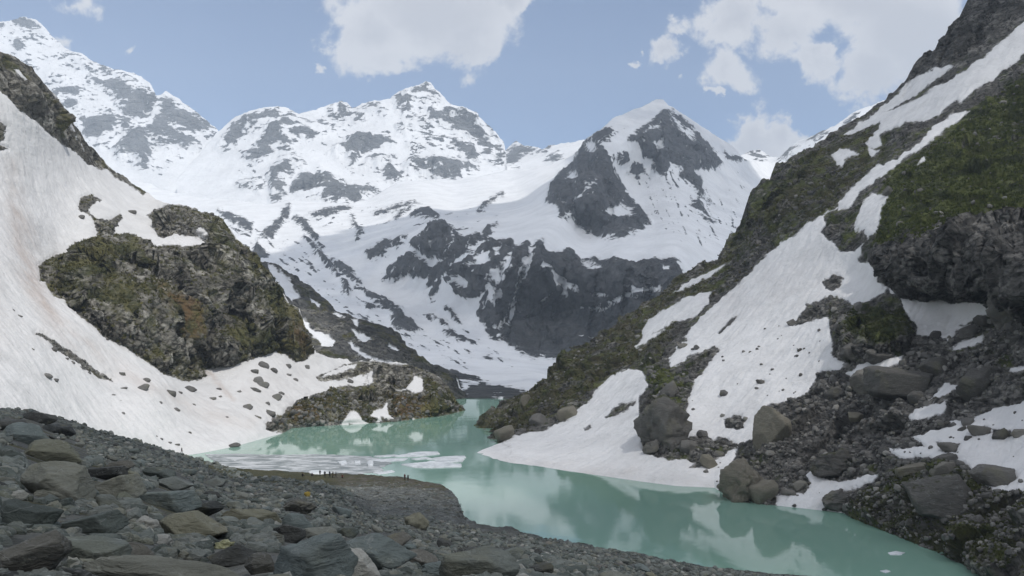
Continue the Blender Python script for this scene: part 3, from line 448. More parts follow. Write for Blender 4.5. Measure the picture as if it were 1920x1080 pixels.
landform('snow_slope', 'large snow slope on the left with a mossy grey rock outcrop, running down to the lake',
    [(-260, -60), (-100, 40), (0, 97), (20, 102), (30, 106), (60, 130), (85, 158), (100, 173), (115, 192), (130, 222), (150, 248), (165, 266), (185, 288), (195, 300), (203, 312), (230, 330), (255, 350), (270, 358), (285, 372), (310, 381), (345, 385), (385, 397), (412, 406), (430, 428), (445, 448), (465, 463), (485, 488), (505, 518), (525, 543), (540, 568), (560, 578), (570, 608), (585, 640), (592, 662), (620, 672), (645, 676), (664, 679), (700, 676), (730, 681), (760, 684), (790, 692), (815, 703), (835, 720), (850, 742), (862, 758), (873, 769)],
    [(-260, 880), (0, 862), (150, 862), (280, 862), (330, 858), (380, 851), (440, 839), (500, 822), (530, 814), (548, 804), (560, 803), (600, 800), (660, 797), (740, 792), (780, 787), (840, 779), (873, 770)],
    [(873, 770, 382), (740, 792, 334), (660, 797, 324), (560, 803, 313), (440, 839, 262), (330, 858, 241), (0, 860, 160), (150, 860, 200), (-260, 880, 120), (-200, 500, 230), (-200, 100, 330), (0, 97, 350), (0, 172, 335), (100, 173, 375), (200, 312, 425), (280, 368, 440), (0, 500, 262), (0, 650, 215), (100, 650, 245), (200, 730, 255), (300, 730, 272), (450, 710, 325), (200, 560, 305), (100, 480, 325), (350, 700, 318), (350, 520, 352), (345, 388, 405), (200, 400, 375), (570, 620, 385), (585, 665, 378), (480, 490, 400), (645, 680, 395), (700, 678, 405), (790, 692, 405), (850, 742, 388), (600, 735, 352), (500, 750, 318), (700, 740, 365), (780, 750, 372), (560, 700, 360)],
    1.7, M_left, 40, [('r', OUT), ('r', LOWROCK), ('r', [(-300, -80), (0, 90), (60, 120), (130, 215), (205, 305), (202, 316), (190, 319), (165, 306), (140, 286), (110, 263), (80, 241), (40, 211), (0, 172), (-300, -10)]), ('r', [(200, 308), (230, 328), (258, 348), (275, 362), (270, 366), (245, 350), (220, 335), (202, 320)]),
        ('r', [(-40, 220), (-2, 228), (9, 238), (5, 262), (-5, 268), (-40, 262)]), ('r', [(-20, 268), (14, 278), (-5, 282)]), ('r', line([(67, 624), (95, 638), (118, 657), (142, 673), (165, 690), (190, 706), (211, 716)], (1, 3, 5, 4, 4, 4, 1)))]
        + [('s', p) for p in [[(362, 431), (378, 424), (391, 440), (388, 450), (370, 446)], [(642, 800), (641, 791), (648, 783), (655, 773), (665, 769), (674, 777), (681, 787), (694, 795), (690, 800), (668, 799), (656, 793), (650, 800)], [(691, 779), (702, 769), (714, 765), (727, 755), (727, 769), (739, 784), (728, 787), (714, 781), (717, 792), (704, 793), (708, 784)], [(744, 735), (764, 726), (778, 708), (793, 712), (793, 734), (780, 740), (762, 732)], [(766, 787), (776, 783), (778, 790), (768, 792)],
            [(28, 128), (36, 130), (52, 150), (50, 152), (38, 144)], [(600, 707), (640, 700), (664, 690), (668, 684), (645, 686), (610, 698)], [(688, 700), (700, 698), (702, 718), (690, 722), (682, 716)], [(655, 706), (680, 700), (684, 722), (660, 724)]]],
    warp=((40, 3), (14, 2.2), (5, 2)),
    disp=lambda P, px, py, S: sms(-S, 0, 34) * (5.0 * (fbm(P * np.array([1, 1, 0.7]), 34, 6, 0.56, True) - 0.25) + 8.0 * facet(P * np.array([1.3, 1, 0.75]), 24)) + sms(-S, -2, 12) * (2.4 * facet(P, 9.5, 3) + 0.5 * facet(P, 3.0, 5)) + 0.9 * fbm(P, 40, 4) + (0.25 * fbm(P, 6, 3) + 0.42 * runnel(P, (0.6, -0.35, -0.6))) * sms(S, -3, 6) + 0.5 * sms(S, -2, 8),
    bulges=[(line(l, w), -a, w, 0) for l, w, a in [([(250, 540), (300, 580), (335, 625), (315, 695)], 9, 9), ([(330, 500), (350, 560), (400, 605), (385, 655)], 11, 12), ([(450, 555), (475, 615), (468, 665)], 8, 9), ([(515, 590), (530, 660)], 8, 8), ([(150, 530), (230, 600), (300, 650)], 8, 8), ([(120, 500), (200, 505), (300, 480), (400, 500)], 7, 6), ([(270, 470), (260, 540)], 7, 6), ([(420, 450), (440, 520), (430, 580)], 8, 7), ([(205, 560), (190, 610)], 6, 6), ([(340, 640), (360, 700)], 7, 8), ([(690, 700), (692, 765)], 5, 3), ([(640, 730), (645, 765)], 5, 3), ([(735, 700), (740, 780)], 5, 3)]] + [(OUT, 12, 55, (0.25, -0.8, 0.35)), (OUT, 4, 14, (0.1, -0.9, 0.3)), (LOWROCK, 5, 22, (0, -0.8, 0.4))],
    jag=3.5, shore=True, back=(9, 10, 0.75), skirt=(3, 2.5), key='left',
    green=[(OUT, 0.04, 14), ([(90, 480), (200, 450), (260, 450), (260, 560), (150, 570), (90, 520)], 0.35, 40), ([(390, 400), (430, 430), (520, 540), (570, 610), (590, 660), (550, 640), (480, 540), (400, 450)], 0.45, 25), ([(420, 620), (500, 620), (590, 660), (540, 670), (430, 650)], 0.5, 18), ([(300, 520), (360, 560), (380, 640), (330, 620), (290, 560)], 0.5, 25), ([(560, 735), (700, 725), (700, 790), (530, 790)], 0.4, 14), ([(730, 740), (800, 740), (870, 765), (850, 785), (740, 790)], 0.65, 14), ([(790, 700), (850, 740), (870, 770), (800, 770)], 0.4, 14)],
    brown=[([(300, 520), (370, 560), (390, 650), (330, 630), (290, 570)], 0.9, 25), ([(730, 740), (790, 742), (790, 790), (735, 790)], 1.0, 16), ([(550, 590), (590, 640), (570, 670), (540, 640)], 0.7, 15), ([(530, 770), (620, 770), (600, 795), (530, 800)], 0.9, 14)],
    dirt=[(line([(20, 300), (25, 400), (35, 480), (60, 540), (100, 600), (150, 640), (220, 690), (300, 735), (400, 780), (470, 800)], (9, 14, 16, 14, 12, 11, 10, 10, 9, 7)), 0.6, 22), (line([(30, 360), (48, 440), (60, 520), (80, 570), (110, 610)], (8, 16, 18, 10, 6)), 0.45, 16), (line([(384, 690), (402, 712), (422, 735), (440, 752)], (3, 5, 5, 2)), 0.9, 4), (line([(70, 620), (140, 668), (215, 716)], 10), 0.25, 20), ([(400, 700), (560, 690), (600, 760), (470, 790), (380, 740)], 0.18, 40), ([(-200, 500), (0, 480), (40, 640), (-200, 700)], 0.25, 60)],
    tone=[([(-300, -80), (0, 90), (60, 120), (130, 215), (205, 305), (190, 319), (80, 241), (0, 172), (-300, -10)], -0.1, 8), ([(690, 690), (730, 690), (735, 760), (700, 765)], 0.5, 8), ([(640, 690), (690, 690), (690, 712), (600, 715)], 0.45, 8), (OUT, 0.10, 10), ([(330, 500), (420, 520), (470, 640), (400, 690), (330, 640)], -0.25, 20), ([(120, 560), (260, 640), (350, 700), (380, 640), (250, 560)], 0.2, 15)])
# --- right slope
R_MAIN = [(1600, 355), (1573, 385), (1548, 400), (1515, 420), (1490, 440), (1465, 455), (1440, 475), (1415, 500), (1390, 525), (1368, 545), (1352, 560), (1330, 580), (1312, 598), (1290, 625), (1272, 648), (1258, 670), (1256, 690), (1268, 688), (1285, 676), (1300, 664), (1318, 660), (1336, 652), (1353, 654), (1340, 672), (1322, 695), (1302, 712), (1292, 735), (1292, 755), (1286, 780), (1278, 820), (1300, 818), (1318, 812), (1340, 824), (1362, 822), (1388, 836), (1413, 823), (1423, 800), (1427, 778), (1447, 758), (1480, 752), (1517, 738), (1526, 715), (1530, 700), (1577, 694), (1587, 682), (1562, 668), (1563, 645), (1558, 620), (1553, 594), (1513, 607), (1484, 609), (1513, 574), (1540, 566), (1567, 558), (1607, 573), (1647, 558), (1671, 542), (1648, 530), (1643, 510), (1633, 493), (1610, 486), (1620, 457), (1600, 470), (1577, 473), (1563, 457), (1537, 437), (1547, 424), (1548, 402), (1590, 378), (1612, 362)]
R_SNOW = [R_MAIN,
    [(1960, 10), (1920, 40), (1880, 75), (1847, 107), (1810, 132), (1780, 150), (1730, 180), (1690, 200), (1633, 217), (1580, 252), (1590, 254), (1650, 228), (1647, 243), (1623, 267), (1633, 278), (1653, 274), (1650, 254), (1697, 228), (1723, 228), (1770, 211), (1793, 187), (1803, 196), (1827, 170), (1860, 150), (1920, 103), (1990, 40)],
    [(1757, 126), (1793, 124), (1760, 144), (1740, 164), (1710, 184), (1673, 204), (1640, 220), (1600, 245), (1590, 248), (1630, 218), (1660, 197), (1685, 170), (1710, 147)],
    [(1557, 290), (1575, 280), (1592, 278), (1613, 286), (1588, 294), (1581, 311), (1570, 313), (1562, 300)],
    [(1820, 206), (1793, 231), (1760, 254), (1730, 278), (1693, 298), (1667, 321), (1640, 342), (1617, 358), (1592, 390), (1573, 395), (1573, 380), (1590, 358), (1613, 336), (1643, 312), (1687, 294), (1723, 267), (1753, 235), (1790, 212)],
    [(1722, 306), (1735, 290), (1738, 298), (1715, 310)], [(1628, 273), (1648, 284), (1638, 292), (1632, 288)],
    [(1637, 362), (1668, 368), (1654, 390), (1650, 420), (1640, 438), (1626, 448), (1622, 430), (1603, 434), (1605, 413), (1612, 392), (1622, 376)],
    [(1190, 650), (1205, 634), (1204, 622), (1214, 604), (1230, 590), (1255, 576), (1280, 560), (1310, 552), (1335, 545), (1325, 570), (1308, 592), (1285, 598), (1262, 606), (1245, 618), (1225, 628), (1205, 642)],
    [(1262, 550), (1285, 535), (1318, 514), (1366, 494), (1350, 506), (1312, 530), (1282, 547)],
    line([(1188, 652), (1215, 635), (1246, 618)], (2, 3, 1.5)),
    [(1688, 560), (1747, 562), (1797, 570), (1840, 568), (1870, 580), (1886, 590), (1860, 598), (1828, 604), (1793, 621), (1781, 644), (1763, 630), (1717, 628), (1720, 613), (1700, 590)],
    [(1780, 654), (1813, 634), (1847, 627), (1843, 644), (1800, 656)],
    [(870, 870), (880, 855), (905, 842), (940, 830), (965, 818), (985, 812), (1015, 806), (1035, 800), (1060, 790), (1078, 772), (1098, 755), (1120, 730), (1145, 705), (1178, 692), (1204, 694), (1216, 720), (1208, 740), (1200, 762), (1197, 800), (1204, 835), (1216, 852), (1240, 857), (1262, 868), (1290, 880), (1330, 872), (1360, 852), (1387, 835), (1372, 868), (1355, 900), (1340, 935), (1200, 930), (1000, 905)],
    [(1457, 955), (1453, 930), (1470, 924), (1510, 927), (1520, 910), (1510, 893), (1520, 880), (1533, 893), (1563, 903), (1593, 903), (1623, 893), (1650, 889), (1640, 904), (1597, 921), (1557, 930), (1547, 943), (1583, 962), (1590, 985), (1533, 970), (1490, 960)],
    [(2100, 720), (1920, 753), (1887, 760), (1847, 777), (1813, 790), (1783, 790), (1787, 803), (1747, 807), (1713, 820), (1733, 838), (1693, 842), (1660, 842), (1693, 865), (1747, 858), (1790, 863), (1827, 880), (1847, 910), (1880, 920), (1920, 921), (2100, 960)],
    [(1703, 778), (1720, 766), (1773, 752), (1771, 774), (1740, 784), (1707, 789)], [(1770, 718), (1798, 726), (1780, 742), (1742, 752), (1756, 738)], [(1587, 700), (1640, 668), (1695, 665), (1690, 682), (1640, 700), (1600, 712)], [(1668, 542), (1690, 546), (1684, 556), (1670, 552)], [(1895, 690), (1960, 680), (1960, 700), (1900, 700)], [(1240, 878), (1262, 862), (1300, 866), (1290, 884)]]
CLIFF = [(1632, 500), (1640, 470), (1690, 455), (1760, 430), (1840, 410), (1960, 400), (2100, 380), (2100, 640), (1960, 610), (1905, 600), (1885, 585), (1850, 566), (1800, 568), (1760, 562), (1720, 560), (1690, 556), (1655, 530)]
KNOB = [(1560, 640), (1562, 610), (1600, 585), (1650, 565), (1700, 585), (1722, 615), (1712, 650), (1690, 668), (1620, 684), (1575, 676)]
landform('mountainside', 'steep right mountainside of grass, dark rock and long snow patches dropping into the lake',
    [(888, 801), (893, 793), (900, 785), (915, 775), (935, 765), (950, 755), (985, 735), (1010, 715), (1028, 703), (1035, 686), (1060, 672), (1090, 655), (1130, 630), (1160, 605), (1200, 577), (1240, 552), (1275, 517), (1300, 502), (1330, 490), (1345, 478), (1360, 458), (1374, 434), (1386, 411), (1394, 393), (1405, 375), (1425, 350), (1440, 335), (1460, 310), (1490, 295), (1530, 270), (1560, 250), (1600, 225), (1640, 200), (1670, 175), (1700, 150), (1710, 130), (1730, 105), (1760, 88), (1780, 60), (1800, 30), (1825, 0), (1870, -60), (1950, -130), (2100, -220)],
    [(888, 802), (900, 812), (915, 826), (932, 834), (940, 846), (948, 862), (960, 872), (1000, 876), (1060, 886), (1130, 895), (1200, 905), (1270, 914), (1340, 917), (1360, 932), (1390, 946), (1440, 949), (1500, 955), (1580, 964), (1600, 975), (1650, 995), (1700, 1015), (1750, 1036), (1800, 1058), (1850, 1090), (1900, 1120), (2100, 1200)],
    [(888, 802, 318), (932, 834, 268), (960, 850, 245), (960, 872, 227), (1060, 886, 216), (1200, 905, 201), (1340, 917, 193), (1440, 949, 174), (1580, 964, 167), (1700, 1015, 145), (1850, 1090, 122), (2100, 1200, 99),
     (950, 755, 350), (1035, 686, 362), (1130, 630, 368), (1275, 517, 376), (1385, 420, 380), (1440, 335, 392), (1560, 250, 402), (1660, 180, 405), (1825, 0, 405), (2100, -220, 400),
     (1000, 800, 290), (1100, 740, 305), (1200, 650, 325), (1300, 560, 340), (1150, 800, 250), (1240, 795, 232), (1240, 720, 262), (1300, 700, 262), (1350, 800, 226), (1450, 600, 272), (1420, 720, 236), (1450, 500, 312), (1550, 430, 300), (1600, 520, 262), (1500, 650, 244), (1560, 760, 210), (1620, 630, 218), (1500, 860, 190), (1600, 340, 330), (1700, 260, 330), (1800, 150, 345), (1800, 300, 282), (1900, 60, 350), (1950, 250, 280), (1700, 450, 228), (1900, 450, 190), (2100, 450, 170), (1700, 560, 224), (1800, 600, 208), (1900, 640, 180), (1780, 750, 176), (1920, 780, 156), (1700, 850, 166), (1920, 900, 140), (1750, 950, 146), (2100, 800, 135), (1920, 1000, 126)],
    1.7, M_right, -40, [('s', p) for p in R_SNOW] + [('r', p) for p in [
        line([(1136, 782), (1160, 768), (1188, 752)], (2, 8, 2)), line([(1095, 806), (1108, 799)], 2.5), [(1197, 742), (1225, 715), (1260, 690), (1300, 700), (1322, 695), (1300, 715), (1290, 755), (1280, 800), (1270, 845), (1240, 858), (1210, 848), (1197, 810)],
        [(1545, 530), (1565, 515), (1580, 520), (1575, 540), (1558, 544), (1548, 542)], [(1348, 620), (1372, 598), (1382, 594), (1376, 604), (1360, 615), (1352, 622)], [(1360, 785), (1385, 778), (1400, 790), (1390, 805), (1362, 802)], [(1418, 716), (1432, 712), (1436, 716), (1424, 721)], [(1480, 608), (1500, 598), (1514, 592), (1512, 607), (1486, 612)], [(1510, 573), (1555, 556), (1600, 574), (1558, 590), (1530, 590)],
        [(1800, 610), (1845, 592), (1868, 600), (1830, 606)], [(1825, 802), (1850, 800), (1858, 812), (1830, 816)], [(1862, 806), (1895, 806), (1898, 820), (1864, 820)], [(1758, 832), (1800, 832), (1790, 846), (1768, 846)], [(1830, 873), (1875, 880), (1905, 895), (1890, 910), (1850, 908)], [(1265, 640), (1285, 632), (1289, 640), (1270, 650)]]],
    warp=((40, 4), (13, 3), (5, 1.6)),
    disp=lambda P, px, py, S: sms(-S, 0, 30) * (2.0 * (fbm(P, 22, 6, 0.56, True) - 0.3) + 2.8 * facet(P, 12)) + sms(-S, -2, 10) * (1.0 * facet(P, 4.5, 2) + 0.3 * facet(P, 1.5, 4)) + 0.7 * fbm(P, 30, 4) + (0.16 * fbm(P, 4, 3) + 0.5 * runnel(P, (-0.6, -0.5, -0.55))) * sms(S, -3, 6) + 0.3 * sms(S, -2, 6) + (1 - sms(S, -5, 3)) * sms(sdf(px, py, CLIFF), -6, 16) * 3.6 * facet(P * np.array([1, 1, 0.8]), 15, 4),
    bulges=[(line(l, w), -a, w, 0) for l, w, a in [([(1655, 470), (1665, 545)], 9, 4), ([(1725, 450), (1705, 545)], 9, 5), ([(1785, 435), (1770, 560)], 9, 5), ([(1850, 425), (1838, 560)], 10, 5), ([(1690, 505), (1790, 490), (1910, 500)], 8, 4), ([(1420, 400), (1470, 360), (1510, 330)], 9, 5), ([(1720, 130), (1690, 190)], 8, 4), ([(1790, 60), (1760, 130)], 9, 5), ([(1870, -10), (1830, 70)], 9, 5), ([(1230, 715), (1225, 760)], 5, 2), ([(1620, 600), (1640, 670)], 7, 3), ([(1680, 600), (1670, 660)], 6, 2.5)]] + [(CLIFF, 13, 34, (-0.55, -0.8, 0.15)), (KNOB, 7, 24, (-0.4, -0.8, 0.35)), ([(1385, 440), (1392, 390), (1440, 330), (1500, 300), (1520, 380), (1450, 440)], 8, 40, (-0.9, -0.2, 0.1))],
    jag=4, shore=True, back=(10, 12, 0.7), skirt=(3, 2.0), key='right',
    green=[([(880, 800), (1030, 690), (1280, 510), (1380, 430), (1400, 460), (1280, 600), (1200, 690), (1080, 760), (950, 830)], 0.42, 30), ([(1385, 440), (1400, 380), (1500, 300), (1650, 230), (1680, 300), (1560, 390), (1450, 440)], 0.38, 25), ([(1660, 330), (1720, 290), (1830, 210), (2100, 60), (2100, 420), (1850, 420), (1700, 455), (1640, 460)], 0.62, 25), ([(1600, 575), (1700, 580), (1710, 620), (1640, 640), (1590, 620)], 0.5, 14), ([(1560, 970), (1700, 880), (1850, 880), (1920, 950), (1920, 1080), (1800, 1050)], 0.3, 25), ([(1540, 400), (1610, 380), (1600, 460), (1550, 440)], 0.15, 12), ([(1200, 690), (1290, 690), (1280, 760), (1210, 760)], 0.4, 10), (CLIFF, -0.7, 14), ([(1420, 690), (1700, 690), (1920, 700), (1920, 860), (1640, 850), (1500, 880), (1420, 850)], -0.35, 25), ([(1690, 150), (1830, -20), (2100, -220), (2100, -20), (1900, 30), (1780, 120)], -0.6, 20)],
    brown=[([(880, 800), (1030, 690), (1280, 510), (1400, 450), (1260, 640), (1080, 760), (950, 830)], 0.6, 20), ([(1600, 940), (1900, 900), (1920, 1080), (1750, 1040)], 0.4, 20), ([(1400, 440), (1500, 300), (1650, 230), (1660, 320), (1560, 390)], 0.5, 20)],
    dirt=[([(1330, 560), (1420, 500), (1560, 480), (1600, 530), (1480, 580), (1350, 600)], 0.16, 30), ([(900, 860), (1200, 880), (1340, 915), (1100, 900)], 0.25, 12)],
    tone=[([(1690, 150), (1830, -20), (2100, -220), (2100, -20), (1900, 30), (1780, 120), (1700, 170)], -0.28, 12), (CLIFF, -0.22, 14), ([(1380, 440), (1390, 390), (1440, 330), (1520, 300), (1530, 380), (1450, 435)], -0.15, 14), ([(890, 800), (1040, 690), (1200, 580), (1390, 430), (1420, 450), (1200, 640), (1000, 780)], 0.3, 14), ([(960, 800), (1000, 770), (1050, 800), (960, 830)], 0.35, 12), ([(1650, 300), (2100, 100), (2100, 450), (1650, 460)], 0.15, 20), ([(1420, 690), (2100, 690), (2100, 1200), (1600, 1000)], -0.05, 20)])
landform('snow_bank', 'low tongue of snow reaching from the right mountainside across the narrows of the lake',
    [(866, 861), (880, 855), (905, 843), (930, 833), (960, 822), (990, 812), (1010, 808)], [(866, 862.5), (905, 867), (960, 873.5), (990, 877), (1010, 879)],
    [(866, 862, 236), (905, 866.5, 232), (960, 873, 226), (1010, 878, 222), (880, 855, 243), (905, 843, 255), (930, 833, 266), (960, 822, 276), (1010, 808, 288), (960, 845, 247), (1010, 845, 244)],
    1.5, M_right, 40, [], warp=(), disp=lambda P, px, py, S: 0.22 * fbm(P, 7, 4) - 0.05, jag=1.2, shore=True, back=(3, 1.5, 0.9), skirt=(2, 0.8), key='bank', dirt=[([(860, 850), (1010, 860), (1010, 885), (860, 870)], 0.25, 10)])
# --- front moraine of rubble down to the gravel spit
landform('rubble_slope', 'dark moraine slope of rubble in front, ending in a gravel spit with a green band',
    [(-420, 700), (-150, 745), (0, 765), (40, 768), (70, 772), (120, 785), (180, 805), (250, 826), (330, 848), (380, 862), (430, 876), (470, 880), (560, 885), (640, 888), (700, 891), (760, 895), (800, 903), (832, 911), (848, 921), (858, 935), (864, 952), (872, 970), (888, 979), (907, 984), (957, 988), (975, 997), (1040, 1011), (1100, 1021), (1150, 1030), (1200, 1038), (1250, 1050), (1330, 1063), (1400, 1070), (1480, 1076), (1540, 1082), (1620, 1098), (1800, 1140)],
    [(-420, 1800), (400, 2200), (1100, 2200), (1800, 1800)],
    [(-420, 700, 95), (0, 765, 108), (0, 800, 52), (0, 850, 23), (0, 920, 12.5), (0, 1000, 8), (0, 1080, 6), (120, 785, 140), (120, 830, 62), (250, 826, 172), (200, 850, 72), (200, 880, 36), (200, 930, 17), (200, 1000, 10), (330, 848, 195), (330, 880, 85), (430, 876, 224), (430, 892, 188), (430, 910, 125), (430, 940, 55), (430, 980, 19), (430, 1030, 10.5), (400, 1080, 7.5), (560, 885, 214), (600, 900, 190), (575, 930, 112), (560, 960, 50), (560, 1000, 20), (640, 888, 212), (760, 895, 206), (640, 920, 182), (700, 930, 181), (760, 930, 182), (700, 962, 158), (780, 962, 162), (700, 985, 118), (800, 985, 140), (700, 1010, 46), (700, 1040, 16), (700, 1080, 9), (852, 928, 184), (858, 950, 173), (860, 970, 162), (907, 983, 157), (1000, 1003, 149), (850, 988, 135), (900, 1010, 88), (900, 1035, 38), (900, 1060, 17), (900, 1085, 11), (1080, 1018, 142), (1050, 1050, 55), (1050, 1085, 22), (1250, 1050, 132), (1250, 1075, 85), (1540, 1082, 124), (1800, 1140, 110), (1500, 1150, 60), (1200, 1150, 20), (800, 1300, 4.5), (300, 1300, 3.6), (0, 1200, 4.5), (-420, 1000, 8), (-420, 1400, 3.2), (1100, 2200, 2.2), (400, 2200, 2.0), (1800, 1800, 6)],
    3.0, M_front, -40, [], warp=(), disp=lambda P, px, py, S: 0.012 * P[:, 1] ** 0.75 * fbm(P, 3.0, 4, 0.6) * sms(py, 880, 940), jag=3.0, shore=False, mono=True, back=(5, 3.0, 0.8), skirt=(0, 0), key='front',
    green=[([(380, 868), (440, 880), (560, 888), (700, 893), (790, 902), (840, 916), (700, 908), (560, 906), (440, 896)], 1.3, 7)],
    brown=[([(620, 885), (800, 890), (900, 950), (880, 985), (700, 975), (640, 920)], 0.8, 16)], tone=[([(620, 900), (800, 905), (900, 950), (880, 985), (700, 975), (640, 925)], 0.45, 16)])
# ------------------------------------------------------------------ lake and base ground
def plane_obj(name, x0, x1, y0, y1, z, mat, label):
    me = mesh_from(name, [(x0, y0, z), (x1, y0, z), (x1, y1, z), (x0, y1, z)], [(0, 1, 2, 3)], mat, False)
    o = link(name, me); tag(o, label, None, None, 'structure'); return o
m_w, t, b = new_mat('glacial_water')
P = t.new('ShaderNodeNewGeometry').outputs['Position']
wn = t.noise(t.vmap(P, (1, 0.45, 1)), 0.03, 5, 0.55)
t.put(b.inputs['Base Color'], t.mix(t.sstep(wn, 0.35, 0.65), (0.197, 0.352, 0.278), (0.218, 0.368, 0.298)))
b.inputs['Roughness'].default_value = 0.02; b.inputs['IOR'].default_value = 1.33; b.inputs['Specular IOR Level'].default_value = 0.5
wh = t.m('ADD', t.m('MULTIPLY', t.noise(P, 0.9, 4, 0.55), 0.006), t.m('MULTIPLY', t.noise(P, 0.16, 3, 0.5), 0.016))
t.l.new(t.bump(wh, 1.0, 1.0), b.inputs['Normal'])
plane_obj('lake', -400, 420, 60, 640, 0.0, m_w, 'turquoise glacial lake lying between the slopes')
m_g, t, b = new_mat('base_ground'); P = t.new('ShaderNodeNewGeometry').outputs['Position']
t.put(b.inputs['Base Color'], t.mix(t.sstep(t.noise(P, 0.01, 8, 0.6), 0.45, 0.55), (0.12, 0.12, 0.11), (0.8, 0.8, 0.82)))
plane_obj('ground', -4300, 4300, -250, 5700, -7.0, m_g, 'snowy rocky ground under the mountains')

# ------------------------------------------------------------------ rocks
def rock_mat(name, cols, rnd, texscale=1.0):
    m, t, b = new_mat(name)
    tc = t.new('ShaderNodeTexCoord').outputs['Object']; P = t.new('ShaderNodeNewGeometry').outputs['Position']
    if rnd == 'object': r = t.new('ShaderNodeObjectInfo').outputs['Random']
    else: r = t.attr('tone')
    rp = t.new('ShaderNodeValToRGB'); rp.color_ramp.interpolation = 'LINEAR'
    el = rp.color_ramp.elements
    while len(el) < len(cols): el.new(0.5)
    for i, (p, c) in enumerate(cols): el[i].position = p; el[i].color = (*c, 1)
    t.put(rp.inputs[0], r)
    n1 = t.noise(P, 0.9 * texscale, 8, 0.65, 0.5); n2 = t.noise(t.vmap(P, (1, 1, 3.2), (0.5, 0.3, 0.2)), 3.4 * texscale, 8, 0.68, 0.8); n3 = t.noise(P, 9 * texscale, 5, 0.7)
    c = t.mix(t.sstep(n1, 0.35, 0.65), tuple([0.0] * 3), (1, 1, 1))
    def scaled(col, k):
        n = t.new('ShaderNodeMix', data_type='RGBA', blend_type='MULTIPLY'); n.inputs[0].default_value = 1; t.put(n.inputs[6], col)
        cc = t.new('ShaderNodeCombineColor')
        for i in range(3): t.put(cc.inputs[i], k)
        t.put(n.inputs[7], cc.outputs[0]); return n.outputs[2]
    base = scaled(rp.outputs[0], t.m('ADD', 0.45, t.m('ADD', t.m('MULTIPLY', n1, 0.6), t.m('MULTIPLY', n2, 0.55))))
    lich = t.m('MULTIPLY', t.sstep(n3, 0.60, 0.68), t.sstep(n1, 0.45, 0.6))
    base = t.mix(t.m('MULTIPLY', lich, 0.45), base, (0.27, 0.28, 0.23))
    rust = t.m('MULTIPLY', t.sstep(t.noise(P, 0.55 * texscale, 6, 0.6), 0.58, 0.70), 0.22)
    base = t.mix(rust, base, (0.14, 0.115, 0.08))
    ol = t.m('MULTIPLY', t.sstep(t.noise(t.vmap(P, (1, 1, 1), (0, 0, 0), (9, 4, 2)), 0.7 * texscale, 6, 0.6), 0.52, 0.66), 0.35)
    base = t.mix(ol, base, (0.17, 0.165, 0.10))
    vein = t.sstep(t.m('ABSOLUTE', t.m('SUBTRACT', t.noise(t.vmap(P, (1, 1, 2.5), (0.7, 0.5, 0)), 1.4 * texscale, 4, 0.5, 1.0), 0.5)), 0.0, 0.012, 1.0, 0.0)
    base = t.mix(t.m('MULTIPLY', vein, 0.22), base, (0.4, 0.41, 0.4))
    t.put(b.inputs['Base Color'], base); b.inputs['Roughness'].default_value = 0.82; b.inputs['Specular IOR Level'].default_value = 0.3
    h = t.m('ADD', t.m('MULTIPLY', n2, 0.10 / texscale), t.m('MULTIPLY', n3, 0.025 / texscale))
    t.l.new(t.bump(h, 1.0, 1.0), b.inputs['Normal'])
    return m
GREY = [(0.0, (0.052, 0.064, 0.058)), (0.25, (0.095, 0.112, 0.103)), (0.5, (0.142, 0.158, 0.145)), (0.78, (0.118, 0.13, 0.12)), (0.92, (0.165, 0.17, 0.142)), (0.98, (0.27, 0.275, 0.255)), (1.0, (0.115, 0.105, 0.088))]
TONES = {'grey': rock_mat('grey_stone', GREY, 'object'),
    'teal': rock_mat('teal_grey_stone', [(0, (0.10, 0.125, 0.122)), (1, (0.135, 0.16, 0.155))], 'object'),
    'ochre': rock_mat('ochre_stone', [(0, (0.13, 0.135, 0.102)), (1, (0.16, 0.158, 0.115))], 'object'),
    'pale': rock_mat('pale_stone', [(0, (0.26, 0.27, 0.26)), (1, (0.34, 0.34, 0.31))], 'object'),
    'dark': rock_mat('dark_slate', [(0, (0.035, 0.04, 0.04)), (1, (0.055, 0.058, 0.055))], 'object'),
    'brown': rock_mat('brown_stone', [(0, (0.08, 0.081, 0.072)), (1, (0.112, 0.11, 0.096))], 'object'),
    'lime': rock_mat('yellow_green_stone', [(0, (0.33, 0.34, 0.19)), (1, (0.36, 0.36, 0.22))], 'object'),
    'slope': rock_mat('slope_stone', [(0, (0.085, 0.082, 0.075)), (0.6, (0.14, 0.135, 0.125)), (1, (0.2, 0.19, 0.165))], 'object', 0.35),
    'slopepale': rock_mat('slope_pale_stone', [(0, (0.15, 0.14, 0.11)), (1, (0.19, 0.175, 0.14))], 'object', 0.35),
    'snowrock': rock_mat('snowfield_stone', [(0, (0.085, 0.082, 0.078)), (1, (0.19, 0.185, 0.175))], 'object', 0.6)}
M_rub_front = rock_mat('front_rubble_stone', GREY, 'attr', 1.6)
M_rub_slope = rock_mat('slope_rubble_stone', [(0, (0.07, 0.068, 0.064)), (0.6, (0.14, 0.136, 0.128)), (0.92, (0.21, 0.205, 0.19)), (1, (0.29, 0.28, 0.26))], 'attr', 0.8)
